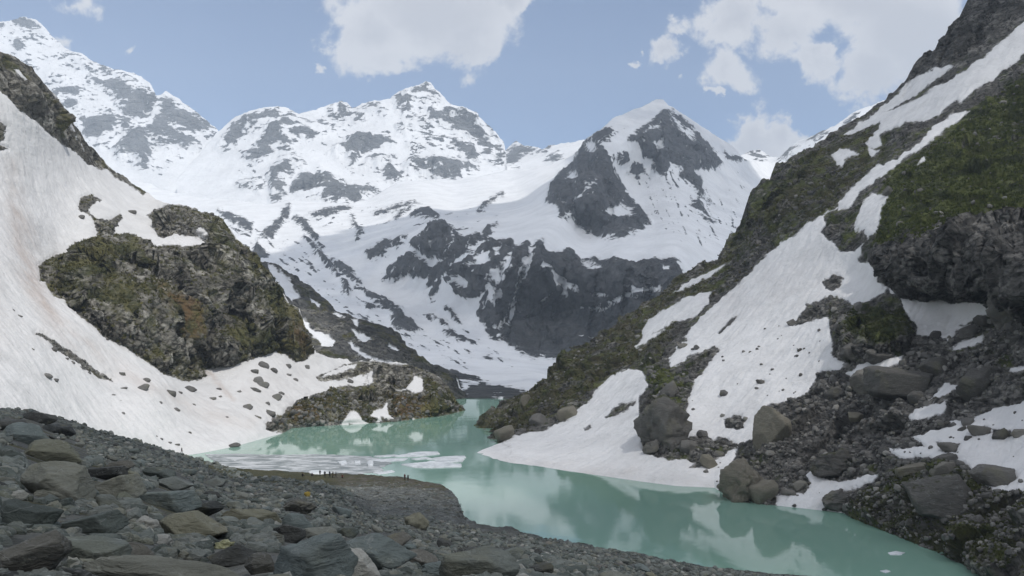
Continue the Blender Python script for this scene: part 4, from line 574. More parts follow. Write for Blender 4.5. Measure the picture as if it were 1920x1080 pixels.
def mossy(name, cols, moss, level):
    m = rock_mat(name, cols, 'object', 0.22); t = NT(m.node_tree); b = [n for n in t.n if n.type == 'BSDF_PRINCIPLED'][0]
    src = b.inputs['Base Color'].links[0].from_socket; g = t.new('ShaderNodeNewGeometry'); sp = t.new('ShaderNodeSeparateXYZ'); t.put(sp.inputs[0], g.outputs['Normal'])
    f = t.sstep(t.m('ADD', sp.outputs[2], t.m('MULTIPLY', t.m('SUBTRACT', t.noise(g.outputs['Position'], 0.5, 8, 0.7), 0.5), 2.2)), level, level + 0.25)
    t.put(b.inputs['Base Color'], t.mix(t.m('MULTIPLY', f, 0.9), src, moss)); return m
TONES['mossy'] = mossy('mossy_stone', [(0, (0.085, 0.082, 0.075)), (1, (0.14, 0.135, 0.125))], (0.045, 0.048, 0.018), 0.72)
TONES['knob'] = mossy('grassy_knob_stone', [(0, (0.085, 0.08, 0.074)), (1, (0.115, 0.11, 0.10))], (0.045, 0.045, 0.02), 0.45)
_ico = {}
def ico(sub):
    if sub not in _ico:
        bm = bmesh.new(); bmesh.ops.create_icosphere(bm, subdivisions=sub, radius=1)
        _ico[sub] = (np.array([v.co[:] for v in bm.verts]), np.array([[v.index for v in f.verts] for f in bm.faces])); bm.free()
    return _ico[sub]
def rock_shape(seed, sub, slab=0.6, planes=13, rough=0.05, round_=0.06):
    r = np.random.RandomState(seed); D, Fc = ico(sub)
    N = r.normal(size=(planes, 3)); N /= np.linalg.norm(N, axis=1)[:, None]
    if slab < 0.75: N = np.concatenate([N, [[r.uniform(-.2, .2), r.uniform(-.2, .2), 1]], [[r.uniform(-.2, .2), r.uniform(-.2, .2), -1]]]); N /= np.linalg.norm(N, axis=1)[:, None]
    d = r.uniform(0.62, 1.0, len(N))
    if slab < 0.75: d[-2:] = r.uniform(0.5, 0.62, 2)
    c = D @ N.T; tt = np.where(c > 0.05, d / np.maximum(c, 0.05), 9.0)
    tt = np.minimum(tt, 1.25); rad = -round_ * np.log(np.exp(-tt / round_).sum(1)) + round_ * 0.5
    rad = np.clip(rad, 0.25, 1.3)
    rad *= 1 + rough * fbm(D + seed * 3.1, 0.9, 3) * 2 + (rough * 1.1 * fbm(D * np.array([1, 1, 2.5]) + seed, 0.28, 4, 0.6, True) if sub >= 3 else 0)
    if sub >= 4 and round_ > 0.04: rad *= 1 + 0.17 * facet(D * np.array([1, 1, 1.3]) + seed, 0.8, seed % 5) + 0.09 * facet(D + seed, 0.36, 1)
    V = D * rad[:, None] * np.array([1, r.uniform(0.75, 1), slab + 0.2])
    lo, hi = V.min(0), V.max(0); V = (V - (lo + hi) / 2) / ((hi - lo) / 2)
    return V.astype(np.float32), Fc
PROTO = {}
def proto(kind, i, sub):
    k = (kind, i, sub)
    if k not in PROTO:
        V, Fc = rock_shape(1000 + i * 7 + len(kind), sub, 0.5 if kind == 'slab' else 0.8, 12 if kind != 'round' else 17, 0.05, 0.02 if kind == 'angular' else (0.016 if kind == 'slab' else 0.06))
        PROTO[k] = (V, Fc)
    return PROTO[k]
MESHES = {}
def rock_mesh(kind, i, sub, tone):
    k = (kind, i, sub, tone)
    if k not in MESHES:
        V, Fc = proto(kind, i, sub); MESHES[k] = mesh_from('rock', V, Fc, TONES[tone])
    return MESHES[k]
rnd = random.Random(11)
def place_rock(name, key, px, py, w, h, tone, kind, label, cat, group=None, sub=4, sink=0.25, tilt=0.18, depth=0.9, i=None, rz=None):
    p, S, N = at(key, px, py + h * 0.30); Y = p[1]; hw = w / 2 / F * Y; hh = h / 2 / F * Y
    me = rock_mesh(kind, rnd.randrange(14) if i is None else i, sub, tone)
    o = link(name, me); c = unp(np.float64(px), np.float64(py + h * 0.06), Y)
    o.location = (c[0], c[1] + hw * 0.15, c[2]); o.scale = (hw, min(hw * 0.9, hh * 1.25) if key == 'front' else max(hw * depth, hh), hh * (0.95 if key == 'front' else 1.12))
    o.rotation_euler = (rnd.uniform(-tilt, tilt), rnd.uniform(-tilt, tilt), rnd.uniform(-0.35, 0.35) if rz is None else rz)
    tag(o, label, cat, group); return o

def scatter(name, key, n, region, sizes, mat, label, sub_big=2, keep=None, seed=3, squash=0.55, lift=0.15, grow=None):
    """countless small stones merged into one object"""
    r = np.random.RandomState(seed); Vs, Fs, Ts, off = [], [], [], 0
    reg = np.asarray(region, float); lo, hi = reg.min(0), reg.max(0); cnt = 0; tries = 0
    while cnt < n and tries < 60:
        tries += 1
        px = r.uniform(lo[0], hi[0], n); py = r.uniform(lo[1], hi[1], n); ok = sdf(px, py, region) > 0
        for x, y in zip(px[ok], py[ok]):
            s = SURF[key]; ic = int((x - s['x0']) / (s['x1'] - s['x0']) * (s['nx'] - 1))
            if not (0 <= ic < s['nx'] and s['ty'][ic] - 1 < y < s['by'][ic]): continue
            p, S, N = at(key, x, y)
            if keep is not None and not keep(x, y, S, p, r): continue
            w = sizes(x, y, r) / 2 / F * p[1]
            if w > 1.6: w = 1.6
            V, Fc = proto('slab' if r.rand() < 0.45 else 'angular', r.randint(8), sub_big if w / p[1] * F > 3 else 1)
            a, tx, ty_ = r.uniform(0, 6.28), r.uniform(-.5, .5), r.uniform(-.5, .5)
            M = np.array(Matrix.Rotation(a, 3, 'Z') @ Matrix.Rotation(tx, 3, 'X') @ Matrix.Rotation(ty_, 3, 'Y'))
            q = (V * np.array([w, w * r.uniform(.6, 1), w * r.uniform(0.7, 1.2) * squash])) @ M.T + p + np.array([0, 0, w * lift])
            Vs.append(q); Fs.append(Fc + off); off += len(V); Ts.append(np.full(len(V), r.rand())); cnt += 1
            if cnt >= n: break
    me = mesh_from(name, np.concatenate(Vs), np.concatenate(Fs), mat, False, {'tone': np.concatenate(Ts)})
    o = link(name, me); tag(o, label, None, None, 'stuff'); return o
# ------------------------------------------------------------------ boulders of the front moraine, traced one by one
FB = [(47, 815, 90, 48, 'teal', 'angular', 'big blue-grey peaked boulder at the left edge of the rubble, highest of the large ones'),
 (95, 850, 135, 56, 'ochre', 'angular', 'broad pale greenish-ochre boulder below the blue-grey peaked one'),
 (102, 906, 145, 86, 'grey', 'slab', 'large grey slab leaning to the right under the pale ochre boulder'),
 (215, 918, 94, 58, 'grey', 'slab', 'flat-topped grey block right of the large leaning slab'),
 (200, 943, 60, 34, 'grey', 'angular', 'squat grey block tucked under the flat-topped block'),
 (308, 938, 120, 48, 'teal', 'slab', 'wide blue-green slab above the black overhanging slab'),
 (352, 956, 155, 34, 'dark', 'slab', 'long black slab with a deep shadow gap beneath it'),
 (352, 990, 130, 66, 'ochre', 'angular', 'large ochre-grey wedge boulder in front of the black slab'),
 (273, 986, 46, 40, 'pale', 'round', 'rounded light grey stone left of the ochre-grey wedge boulder'),
 (228, 985, 40, 26, 'ochre', 'angular', 'small ochre stone left of the rounded light grey stone'),
 (470, 972, 108, 36, 'ochre', 'slab', 'low yellowish-ochre slab right of the ochre-grey wedge boulder'),
 (556, 979, 60, 34, 'teal', 'angular', 'pointed blue-grey wedge stone beside the low ochre slab'),
 (538, 1003, 64, 42, 'dark', 'angular', 'dark brown-black block under the pointed blue-grey wedge'),
 (420, 1024, 50, 26, 'lime', 'round', 'smooth pale yellow-green stone half hidden by the dark green block'),
 (433, 1044, 88, 46, 'dark', 'angular', 'dark green-black block in front of the pale yellow-green stone'),
 (490, 1058, 66, 44, 'brown', 'angular', 'dark brown block right of the green-black block'),
 (170, 1037, 122, 56, 'teal', 'slab', 'teal-grey slab with a dark underside near the bottom left'),
 (55, 1045, 132, 92, 'brown', 'angular', 'massive brownish-grey boulder in the bottom left corner'),
 (45, 970, 112, 60, 'grey', 'slab', 'grey slab at the left edge above the brownish corner boulder'),
 (160, 986, 132, 50, 'grey', 'slab', 'dark grey tilted slab left of the small ochre stone'),
 (330, 1086, 350, 66, 'grey', 'angular', 'very long greenish-grey slab along the bottom edge'),
 (585, 1056, 155, 104, 'teal', 'slab', 'blue-grey boulder streaked with pale quartz at the bottom edge'),
 (700, 1040, 150, 84, 'teal', 'angular', 'big teal-grey flat boulder right of the quartz-streaked boulder'),
 (668, 1066, 88, 72, 'pale', 'angular', 'lighter grey boulder overlapping the big teal-grey flat one'),
 (830, 1075, 90, 46, 'teal', 'round', 'pale blue-grey stone cut by the bottom edge of the view'),
 (900, 1062, 150, 72, 'grey', 'slab', 'wide grey-green slab right of the pale blue-grey stone'),
 (782, 977, 48, 40, 'ochre', 'round', 'greenish-tan boulder alone on the gravel above the rubble'),
 (1015, 1072, 46, 36, 'dark', 'angular', 'dark block at the bottom edge right of the wide slab'),
 (835, 1022, 34, 26, 'dark', 'angular', 'small dark block below the greenish-tan boulder'),
 (560, 952, 64, 34, 'brown', 'round', 'dark brown-grey rounded boulder below the yellow bag'),
 (222, 875, 54, 24, 'brown', 'angular', 'brown stone right of the pale ochre boulder'),
 (14, 853, 48, 38, 'grey', 'angular', 'grey block cut by the left edge beside the pale ochre boulder'),
 (122, 946, 36, 30, 'grey', 'angular', 'small upright grey block under the large leaning slab'),
 (180, 888, 112, 26, 'dark', 'slab', 'long dark blue-grey slab between the ochre boulder and the flat-topped block'),
 (95, 928, 64, 28, 'grey', 'slab', 'light grey slab fallen against the leaning slab'),
 (110, 806, 64, 24, 'dark', 'slab', 'dark flat slab just right of the peaked boulder'),
 (300, 890, 82, 26, 'grey', 'slab', 'grey slab above the wide blue-green slab'),
 (322, 908, 72, 30, 'grey', 'angular', 'ridged grey boulder behind the wide blue-green slab'),
 (20, 800, 60, 34, 'dark', 'angular', 'dark boulder on the crest at the left edge'),
 (75, 785, 70, 26, 'dark', 'slab', 'dark low boulder on the moraine crest'),
 (650, 1000, 44, 26, 'grey', 'angular', 'grey block above the big teal-grey flat boulder'),
 (745, 1012, 50, 28, 'brown', 'angular', 'brownish block behind the wide grey-green slab'),
 (785, 1050, 70, 40, 'brown', 'angular', 'brown shaded boulder left of the wide grey-green slab'),
 (600, 1005, 60, 34, 'grey', 'slab', 'grey slab behind the quartz-streaked boulder'),
 (250, 1040, 70, 44, 'brown', 'angular', 'brown-grey block above the very long slab'),
 (300, 1036, 60, 34, 'grey', 'angular', 'grey block beside the pale yellow-green stone'),
 (960, 1040, 50, 26, 'grey', 'angular', 'grey block on the rim above the wide slab'),
 (640, 960, 36, 20, 'teal', 'slab', 'small blue-grey slab right of the brown rounded boulder'),
 (195, 1012, 60, 22, 'grey', 'slab', 'thin grey slab above the teal slab'),
 (400, 905, 46, 20, 'grey', 'angular', 'grey stone high in the rubble right of the ridged boulder')]
SIDE = ['right of', 'below and right of', 'below', 'below and left of', 'left of', 'above and left of', 'above', 'above and right of']
ORD = ['', 'second ', 'third ', 'fourth ', 'fifth ', 'sixth ', 'seventh ', 'eighth ', 'ninth ', 'tenth ', 'eleventh ', 'twelfth ', 'thirteenth ']
def relative_labels(items, anchors):
    """items (x, y, words) -> labels naming the nearest traced stone, the side it lies on and, among alike ones, its order outward"""
    key = []
    for x, y, wd in items:
        ax, ay, an = min(anchors, key=lambda a: (a[0] - x) ** 2 + ((a[1] - y) * 1.6) ** 2); s = SIDE[int(round(math.atan2(y - ay, x - ax) / (math.pi / 4))) % 8]
        key.append(((wd, s, an), (x - ax) ** 2 + (y - ay) ** 2))
    out = []
    for k, d in key:
        n = sum(1 for k2, d2 in key if k2 == k and d2 < d); out.append(f'{ORD[min(n, 12)]}{k[0]} {k[1]} the {k[2]}')
    return out
ANCH = [(47, 815, 'blue-grey peaked boulder'), (95, 850, 'pale greenish-ochre boulder'), (102, 906, 'large leaning slab'), (215, 918, 'flat-topped grey block'), (308, 938, 'wide blue-green slab'), (352, 956, 'long black slab'), (352, 990, 'ochre-grey wedge boulder'), (470, 972, 'low yellowish-ochre slab'), (556, 979, 'blue-grey wedge stone'), (420, 1024, 'pale yellow-green stone'), (170, 1037, 'teal slab at lower left'), (55, 1045, 'corner boulder'), (585, 1056, 'quartz-streaked boulder'), (700, 1040, 'teal-grey flat boulder'), (900, 1062, 'wide grey-green slab'), (782, 977, 'greenish-tan boulder'), (1015, 1072, 'dark bottom block'), (575, 930, 'yellow bag'), (300, 890, 'grey slab over the blue-green one')]
occ = []
for (x, y, w, h, tone, kind, lab) in FB:
    sub = 5 if w > 60 else 4
    place_rock('boulder', 'front', x, y, w * 1.04, h * 1.08, tone, kind, lab, 'boulder', 'boulders of the front moraine', sub); occ.append((x, y, w * 0.42, h * 0.42))
OCC0 = list(occ)
# the other large stones between them
n = 0; tries = 0; LOOSE = []
while n < 165 and tries < 6000:
    tries += 1
    x = rnd.uniform(-30, 1450); y = rnd.uniform(785, 1100)
    s = SURF['front']; ic = min(max(int((x - s['x0']) / (s['x1'] - s['x0']) * (s['nx'] - 1)), 0), s['nx'] - 1)
    if y < s['ty'][ic] + 8: continue
    p, _, _ = at('front', x, y)
    if p[1] > 110: continue
    w = min(rnd.choice([0.5, 0.7, 0.9, 1.2, 1.6]) / p[1] * F, 74) * rnd.uniform(0.7, 1.1)
    if w < 11: continue
    h = w * rnd.uniform(0.42, 0.62)
    if any(((x - a) / (c + w * 0.40)) ** 2 + ((y - b) / (d + h * 0.40)) ** 2 < 1 for a, b, c, d in occ): continue
    occ.append((x, y, w * 0.45, h * 0.45)); n += 1
    near = p[1] < 30
    tone = rnd.choices(['grey', 'teal', 'ochre', 'dark', 'brown', 'pale'], [12, 3, 0.25, 1.5, 0.3, 0.3])[0]; kind = rnd.choice(['angular', 'slab', 'angular'])
    o = place_rock('boulder', 'front', x, y, w, h, tone, kind, None, 'boulder', 'loose stones between the boulders', 4 if w > 30 else 3, tilt=0.35)
    LOOSE.append((o, x, y, ('large ' if w > 40 else 'small ' if w < 16 else '') + {'grey': 'grey', 'teal': 'blue-grey', 'ochre': 'ochre', 'dark': 'dark', 'brown': 'brownish', 'pale': 'pale'}[tone] + (' slab' if kind == 'slab' else ' angular stone')))
for (o, *_), lab in zip(LOOSE, relative_labels([q[1:] for q in LOOSE], ANCH)): o['label'] = lab
FR = [(-60, 755), (0, 764), (70, 771), (180, 804), (330, 848), (430, 880), (480, 893), (600, 905), (660, 920), (660, 950), (720, 965), (840, 978), (900, 996), (1000, 1006), (1150, 1032), (1330, 1066), (1540, 1086), (1560, 1110), (1200, 1130), (700, 1140), (0, 1130), (-60, 1100)]
def fsize(x, y, r):
    p, _, _ = at('front', x, y); return float(np.clip(r.lognormal(0, 0.5), 0.35, 2.4)) * (6.0 + 13 * float(sms(p[1], 70, 9)))
scatter('rubble', 'front', 17000, FR, lambda x, y, r: max(fsize(x, y, r), 3), M_rub_front, 'grey rubble of countless small stones filling the front moraine', seed=5, lift=0.1, squash=0.7, keep=lambda x, y, S, p, r: not any(((x - a) / c) ** 2 + ((y - b2) / d) ** 2 < 1.5 and (y < b2 + d) for a, b2, c, d in OCC0))
scatter('gravel', 'front', 4000, [(640, 905), (760, 902), (850, 925), (878, 955), (884, 975), (800, 975), (700, 968), (640, 945)], lambda x, y, r: r.uniform(1.5, 3.6) if r.rand() < 0.93 else r.uniform(4, 9), M_rub_front, 'fine grey gravel on the spit beside the lake', seed=6, lift=0.0, squash=0.4, sub_big=1)

# ------------------------------------------------------------------ stones lying on the left snow slope
SR = [(23, 582, 9, 6), (34, 593, 15, 8), (88, 705, 19, 11), (103, 713, 13, 7), (247, 398, 17, 10), (123, 673, 11, 5), (228, 702, 14, 9), (275, 713, 15, 10), (155, 460, 7, 5), (152, 407, 13, 9),
 (197, 725, 9, 4), (230, 729, 17, 7), (207, 741, 18, 6), (267, 727, 26, 15), (318, 737, 23, 12), (355, 730, 24, 14), (337, 737, 11, 7), (397, 748, 19, 7), (413, 745, 8, 7), (410, 730, 13, 8), (477, 731, 25, 9), (493, 722, 23, 13), (518, 745, 20, 14), (463, 764, 20, 13), (423, 783, 13, 5), (355, 812, 9, 6), (230, 777, 10, 9), (330, 768, 14, 8), (225, 753, 9, 6), (363, 760, 9, 7), (318, 830, 9, 4), (332, 834, 11, 5), (302, 823, 8, 4), (292, 818, 7, 4), (437, 835, 26, 9), (500, 757, 13, 7), (527, 738, 13, 8), (493, 685, 23, 15), (540, 687, 13, 10), (575, 688, 11, 9), (513, 695, 15, 12), (477, 697, 15, 9), (483, 713, 22, 16), (553, 713, 12, 8), (540, 703, 14, 6), (470, 672, 7, 5), (505, 775, 24, 9), (480, 782, 20, 7), (657, 715, 12, 10), (575, 690, 9, 8), (448, 735, 10, 6), (300, 755, 9, 5), (60, 655, 8, 5), (100, 655, 13, 9), (135, 680, 10, 7), (150, 690, 14, 8), (165, 700, 11, 7)]
SRL = {(267, 727): 'largest long grey rock on the snow below the outcrop foot', (355, 730): 'chunky grey rock on the snow under the lowest tip of the outcrop', (318, 737): 'elongated grey rock on the snow left of the chunky one', (437, 835): 'flat dark slab on the snow at the water edge', (247, 398): 'lone grey rock on the snow above the outcrop shelf', (493, 685): 'dark cluster rock on the small snow apron right under the outcrop', (483, 713): 'tall grey rock on the small snow apron', (88, 705): 'grey rock low on the snow at the far left, larger of the pair', (103, 713): 'smaller rock of the pair at the far left of the snow', (463, 764): 'grey rock on the snow just above the shore rocks', (152, 407): 'dark rock perched on the snow beside the upper gravel spur', (34, 593): 'grey rock on the snow at the left edge, larger of two'}
SANCH = [(x, y, l) for (x, y), l in {(267, 727): 'longest rock on the snow', (355, 730): 'chunky rock below the outcrop', (318, 737): 'elongated rock on the snow', (437, 835): 'flat slab at the water edge', (493, 685): 'dark rock on the snow apron', (483, 713): 'tall rock on the snow apron', (88, 705): 'pair of rocks at far left', (463, 764): 'rock above the shore rocks', (152, 407): 'dark rock by the upper spur', (34, 593): 'two rocks at the left edge', (340, 845): 'lone walking person'}.items()]
SRX = [q for q in SR if (q[0], q[1]) not in SRL]; SRW = dict(zip([(q[0], q[1]) for q in SRX], relative_labels([(q[0], q[1], 'small grey snow rock' if q[2] > 9 else 'tiny grey snow rock') for q in SRX], SANCH)))
for (x, y, w, h) in SR:
    lab = SRL.get((x, y)) or SRW[(x, y)]
    place_rock('rock', 'left', x, y, w, h, 'snowrock', rnd.choice(['angular', 'slab', 'round']), lab, 'rock', 'rocks on the left snow slope', 3, depth=0.8)
# ------------------------------------------------------------------ boulders on the right slope
RB = [(1243, 797, 96, 118, 'mossy', 'round', 'huge grey rounded boulder standing in the snow near the shore'), (1448, 806, 64, 92, 'slopepale', 'angular', 'tall pale ochre boulder above the shore rubble'), (1392, 905, 92, 92, 'slopepale', 'round', 'pale sloping boulder with its foot in the lake'),
 (1432, 925, 56, 50, 'slopepale', 'angular', 'ochre block right beside the pale shore boulder'), (1562, 870, 80, 62, 'mossy', 'round', 'round grey boulder with dark moss above the small snow bay'), (1690, 718, 128, 62, 'slope', 'slab', 'wide dark boulder below the grassy knob'), (1632, 715, 70, 48, 'slope', 'angular', 'dark block left of the wide dark boulder'), (1768, 928, 140, 92, 'mossy', 'angular', 'very large mossy boulder low on the right above the lake'), (1867, 891, 84, 38, 'slope', 'slab', 'dark long slab on the lower right snow patch'),
 (1838, 808, 44, 22, 'slope', 'slab', 'flat dark block on the right snow, leftmost of its row'), (1880, 813, 38, 22, 'slope', 'angular', 'dark block in the middle of the row on the right snow'), (1912, 812, 32, 16, 'slope', 'slab', 'dark block at the right end of the row, cut by the edge'), (1807, 804, 22, 12, 'slope', 'angular', 'small stone left of the row on the right snow'),
 (1816, 821, 22, 9, 'slope', 'slab', 'thin stone below the row on the right snow'), (1780, 838, 46, 18, 'slope', 'slab', 'low dark rock in the middle of the right snow patch'), (1772, 862, 60, 24, 'slope', 'slab', 'dark rock at the lower rim of the right snow patch'), (1572, 936, 66, 38, 'slope', 'round', 'grey boulder at the edge of the small snow bay'),
 (1755, 627, 20, 15, 'slope', 'angular', 'small block on the snow shelf under the cliff'), (1846, 600, 38, 18, 'slope', 'slab', 'dark rock on the right of the snow shelf, upper one'), (1822, 622, 50, 24, 'slope', 'slab', 'dark rock on the right of the snow shelf, lower one'), (1905, 572, 96, 88, 'slope', 'round', 'large grey boulder at the right edge under the cliff'),
 (1606, 782, 34, 18, 'slopepale', 'slab', 'pale flat stone in the middle of the right rubble'), (1500, 910, 34, 18, 'slope', 'slab', 'grey slab right of the pale shore boulder'), (1480, 925, 30, 14, 'slope', 'slab', 'small slab at the shore right of the ochre block'), (1715, 880, 70, 22, 'slopepale', 'slab', 'pale ledge stone on top of the very large mossy boulder'),
 (1770, 880, 48, 30, 'slope', 'angular', 'grey block behind the very large mossy boulder'), (1720, 745, 36, 24, 'slope', 'angular', 'grey stone beside the upper small snow patch'), (1840, 720, 90, 60, 'slope', 'angular', 'dark broken block at the right above the snow patch'), (1760, 690, 70, 40, 'slope', 'angular', 'dark block right of the wide dark boulder'), (1570, 735, 44, 26, 'slope', 'angular', 'dark stone at the top of the right rubble field'),
 (1292, 840, 40, 30, 'slope', 'angular', 'dark block at the foot of the huge rounded boulder'), (1330, 868, 36, 30, 'slopepale', 'angular', 'pale brown block on the small snow below the rubble'), (1280, 650, 20, 14, 'slope', 'round', 'small round rock at the left rim of the long snowfield'), (1427, 716, 20, 9, 'slope', 'slab', 'lone dark stone on the lower long snowfield'), (1485, 605, 20, 14, 'slope', 'angular', 'stone at the left tip of the rocks crossing the long snowfield'),
 (1668, 358, 26, 18, 'slope', 'round', 'grey rock at the top of the narrow snow patch'), (1225, 838, 40, 32, 'slope', 'round', 'lower lobe of rock under the huge rounded boulder'), (1258, 730, 44, 34, 'slope', 'angular', 'dark rock above the huge rounded boulder'), (1600, 660, 60, 36, 'slope', 'round', 'round block at the foot of the grassy rock knob, left'), (1652, 668, 60, 30, 'slope', 'round', 'round block at the foot of the grassy rock knob, right'),
 (945, 815, 40, 34, 'slopepale', 'angular', 'pale rock at the lake end of the right slope'), (985, 752, 22, 26, 'slopepale', 'angular', 'light rock in the grass near the lake end'), (1010, 790, 40, 30, 'slope', 'angular', 'grey rock above the low snow near the lake end'), (1065, 775, 44, 26, 'slopepale', 'slab', 'pale slab above the notch in the low snow')]
for (x, y, w, h, tone, kind, lab) in RB:
    place_rock('boulder', 'right', x, y, w, h, tone, kind, lab, 'boulder', 'boulders on the right slope', 5 if w > 60 else 4, depth=0.7, tilt=0.1)
RR = [(1190, 690), (1300, 650), (1480, 600), (1560, 560), (1620, 580), (1740, 640), (1920, 560), (1960, 700), (1960, 1120), (1800, 1070), (1590, 965), (1440, 948), (1340, 915), (1250, 850)]
scatter('rubble', 'right', 5200, RR, lambda x, y, r: float(np.clip(r.lognormal(1.75, 0.5), 3, 22)), M_rub_slope, 'grey-brown rubble of countless stones on the right slope', keep=lambda x, y, S, p, r: (S < -2.5 and sdf(np.array([x]), np.array([y]), KNOB)[0] < 0) or (S < 60 and r.rand() < 0.03), seed=8, squash=0.8, lift=0.1)
scatter('rubble', 'right', 700, [(890, 800), (1035, 690), (1275, 517), (1400, 440), (1650, 210), (1700, 260), (1540, 420), (1300, 590), (1150, 700), (960, 830)], lambda x, y, r: float(np.clip(r.lognormal(1.3, 0.5), 2.5, 12)), M_rub_slope, 'pale stones strewn in the grass of the right ridge', keep=lambda x, y, S, p, r: S < -2, seed=9, squash=0.8, lift=0.0)
scatter('rubble', 'right', 500, [(1650, 440), (1700, 300), (1830, 215), (1960, 120), (1960, 400), (1840, 430)], lambda x, y, r: float(np.clip(r.lognormal(1.5, 0.6), 3, 22)), M_rub_slope, 'grey stones showing through the grass of the upper right slope', keep=lambda x, y, S, p, r: S < -2, seed=15, squash=0.8, lift=-0.15)
scatter('rubble', 'left', 1500, [(495, 795), (560, 745), (640, 715), (700, 690), (800, 695), (873, 768), (850, 778), (740, 793), (560, 805)], lambda x, y, r: float(np.clip(r.lognormal(1.4, 0.5), 2.5, 16)), M_rub_slope, 'broken stones along the shore below the left outcrop', keep=lambda x, y, S, p, r: S < -1 and (y > 740 or r.rand() < 0.4), seed=10, squash=0.8, lift=0.05)
scatter('rubble', 'left', 420, [(60, 615), (215, 710), (220, 722), (120, 670), (60, 635)], lambda x, y, r: float(np.clip(r.lognormal(1.1, 0.5), 2, 9)), M_rub_slope, 'line of gravel stones across the left snow slope', keep=lambda x, y, S, p, r: S < 1, seed=12, squash=0.8, lift=0.1)
scatter('rubble', 'left', 500, [(140, 365), (190, 368), (190, 400), (290, 385), (345, 380), (400, 400), (385, 460), (240, 440), (160, 470), (140, 400)], lambda x, y, r: float(np.clip(r.lognormal(1.2, 0.5), 2.5, 10)), M_rub_slope, 'scattered stones around the top of the left outcrop', keep=lambda x, y, S, p, r: S < 1, seed=13, squash=0.8, lift=0.1)
scatter('rubble', 'mor', 900, [(560, 570), (640, 600), (760, 670), (860, 735), (700, 700), (560, 610)], lambda x, y, r: float(np.clip(r.lognormal(1.0, 0.5), 2, 8)), M_rub_slope, 'loose stones on the grey moraine ridge', keep=lambda x, y, S, p, r: S < -1, seed=14, squash=0.8, lift=0.05)

def tufts(key, n, region, h, cols, label, keep, seed):
    r = np.random.RandomState(seed); V, Fc, T = [], [], []; reg = np.asarray(region, float); lo, hi = reg.min(0), reg.max(0)
    px = r.uniform(lo[0], hi[0], n * 4); py = r.uniform(lo[1], hi[1], n * 4); ok = np.nonzero(sdf(px, py, region) > 0)[0][:n]
    for x, y in zip(px[ok], py[ok]):
        p, S, N = at(key, x, y)
        if not keep(S, N, r): continue
        k = h * r.uniform(0.5, 1.4); tn = r.rand()
        for b in range(11):
            a = r.uniform(0, 6.28); l = k * r.uniform(0.25, 0.8); c = p + np.array([math.cos(a), math.sin(a), 0]) * k * r.uniform(0, 0.5); d = np.array([-math.sin(a), math.cos(a), 0]) * k * 0.16
            i = len(V); V += [c - d, c + d, c + np.array([math.cos(a) * l * 0.7, math.sin(a) * l * 0.7, k * r.uniform(0.4, 0.9)])]; Fc.append((i, i + 1, i + 2)); T += [tn] * 3
    m, t, b = new_mat('grass_tufts'); t.put(b.inputs['Base Color'], t.mix(t.attr('tone'), cols[0], cols[1])); b.inputs['Roughness'].default_value = 0.8
    o = link('grass', mesh_from('grass', np.array(V), np.array(Fc), m, False, {'tone': np.array(T)})); tag(o, label, None, None, 'stuff')
tufts('right', 7000, [(1640, 460), (1660, 340), (1720, 290), (1830, 215), (1960, 110), (1960, 420), (1850, 425), (1700, 460)], 0.85, ((0.045, 0.062, 0.014), (0.13, 0.15, 0.04)), 'green grass tufts on the upper right slope', lambda S, N, r: S < -2, 21)
tufts('right', 4000, [(890, 800), (1035, 690), (1275, 517), (1390, 430), (1500, 300), (1650, 215), (1660, 290), (1540, 410), (1300, 590), (1180, 700), (1080, 760), (960, 830)], 0.8, ((0.05, 0.05, 0.018), (0.12, 0.11, 0.045)), 'olive grass tufts along the right ridge', lambda S, N, r: S < -2, 22)
tufts('right', 2500, [(1560, 970), (1700, 880), (1850, 870), (1960, 940), (1960, 1100), (1800, 1060)], 0.4, ((0.035, 0.045, 0.012), (0.09, 0.095, 0.03)), 'moss and grass tufts between the lower right boulders', lambda S, N, r: S < -2, 23)
tufts('right', 900, [(1590, 580), (1700, 575), (1715, 625), (1640, 640), (1580, 620)], 0.6, ((0.035, 0.045, 0.012), (0.09, 0.095, 0.03)), 'grass tufts on top of the rock knob', lambda S, N, r: S < -2, 24)
tufts('left', 5000, OUT, 1.0, ((0.06, 0.065, 0.02), (0.16, 0.145, 0.05)), 'olive grass and moss tufts on the ledges of the left outcrop', lambda S, N, r: S < -2 and N[2] > 0.45 + 0.2 * r.rand(), 25)
tufts('left', 1800, [(520, 790), (600, 740), (700, 725), (800, 700), (870, 768), (740, 790)], 0.8, ((0.06, 0.06, 0.02), (0.15, 0.12, 0.045)), 'grass tufts on the shore rocks below the outcrop', lambda S, N, r: S < -2 and N[2] > 0.3, 26)
# ------------------------------------------------------------------ ice on the lake
m_ice, t, b = new_mat('floating_ice'); P = t.new('ShaderNodeNewGeometry').outputs['Position']
t.put(b.inputs['Base Color'], t.mix(t.sstep(t.noise(P, 0.35, 8, 0.65), 0.38, 0.62), (0.72, 0.75, 0.77), (0.5, 0.53, 0.55))); b.inputs['Roughness'].default_value = 0.6
t.l.new(t.bump(t.noise(P, 1.2, 6, 0.6), 0.25), b.inputs['Normal'])
m_slush, t, b = new_mat('slush'); P = t.new('ShaderNodeNewGeometry').outputs['Position']
sn = t.noise(t.vmap(P, (0.35, 0.9, 1)), 0.45, 9, 0.68, 0.6)
t.put(b.inputs['Base Color'], t.mix(t.sstep(sn, 0.42, 0.58), (0.20, 0.225, 0.23), (0.54, 0.56, 0.57))); b.inputs['Roughness'].default_value = 0.5
t.l.new(t.bump(t.noise(P, 0.8, 7, 0.6), 0.4), b.inputs['Normal'])
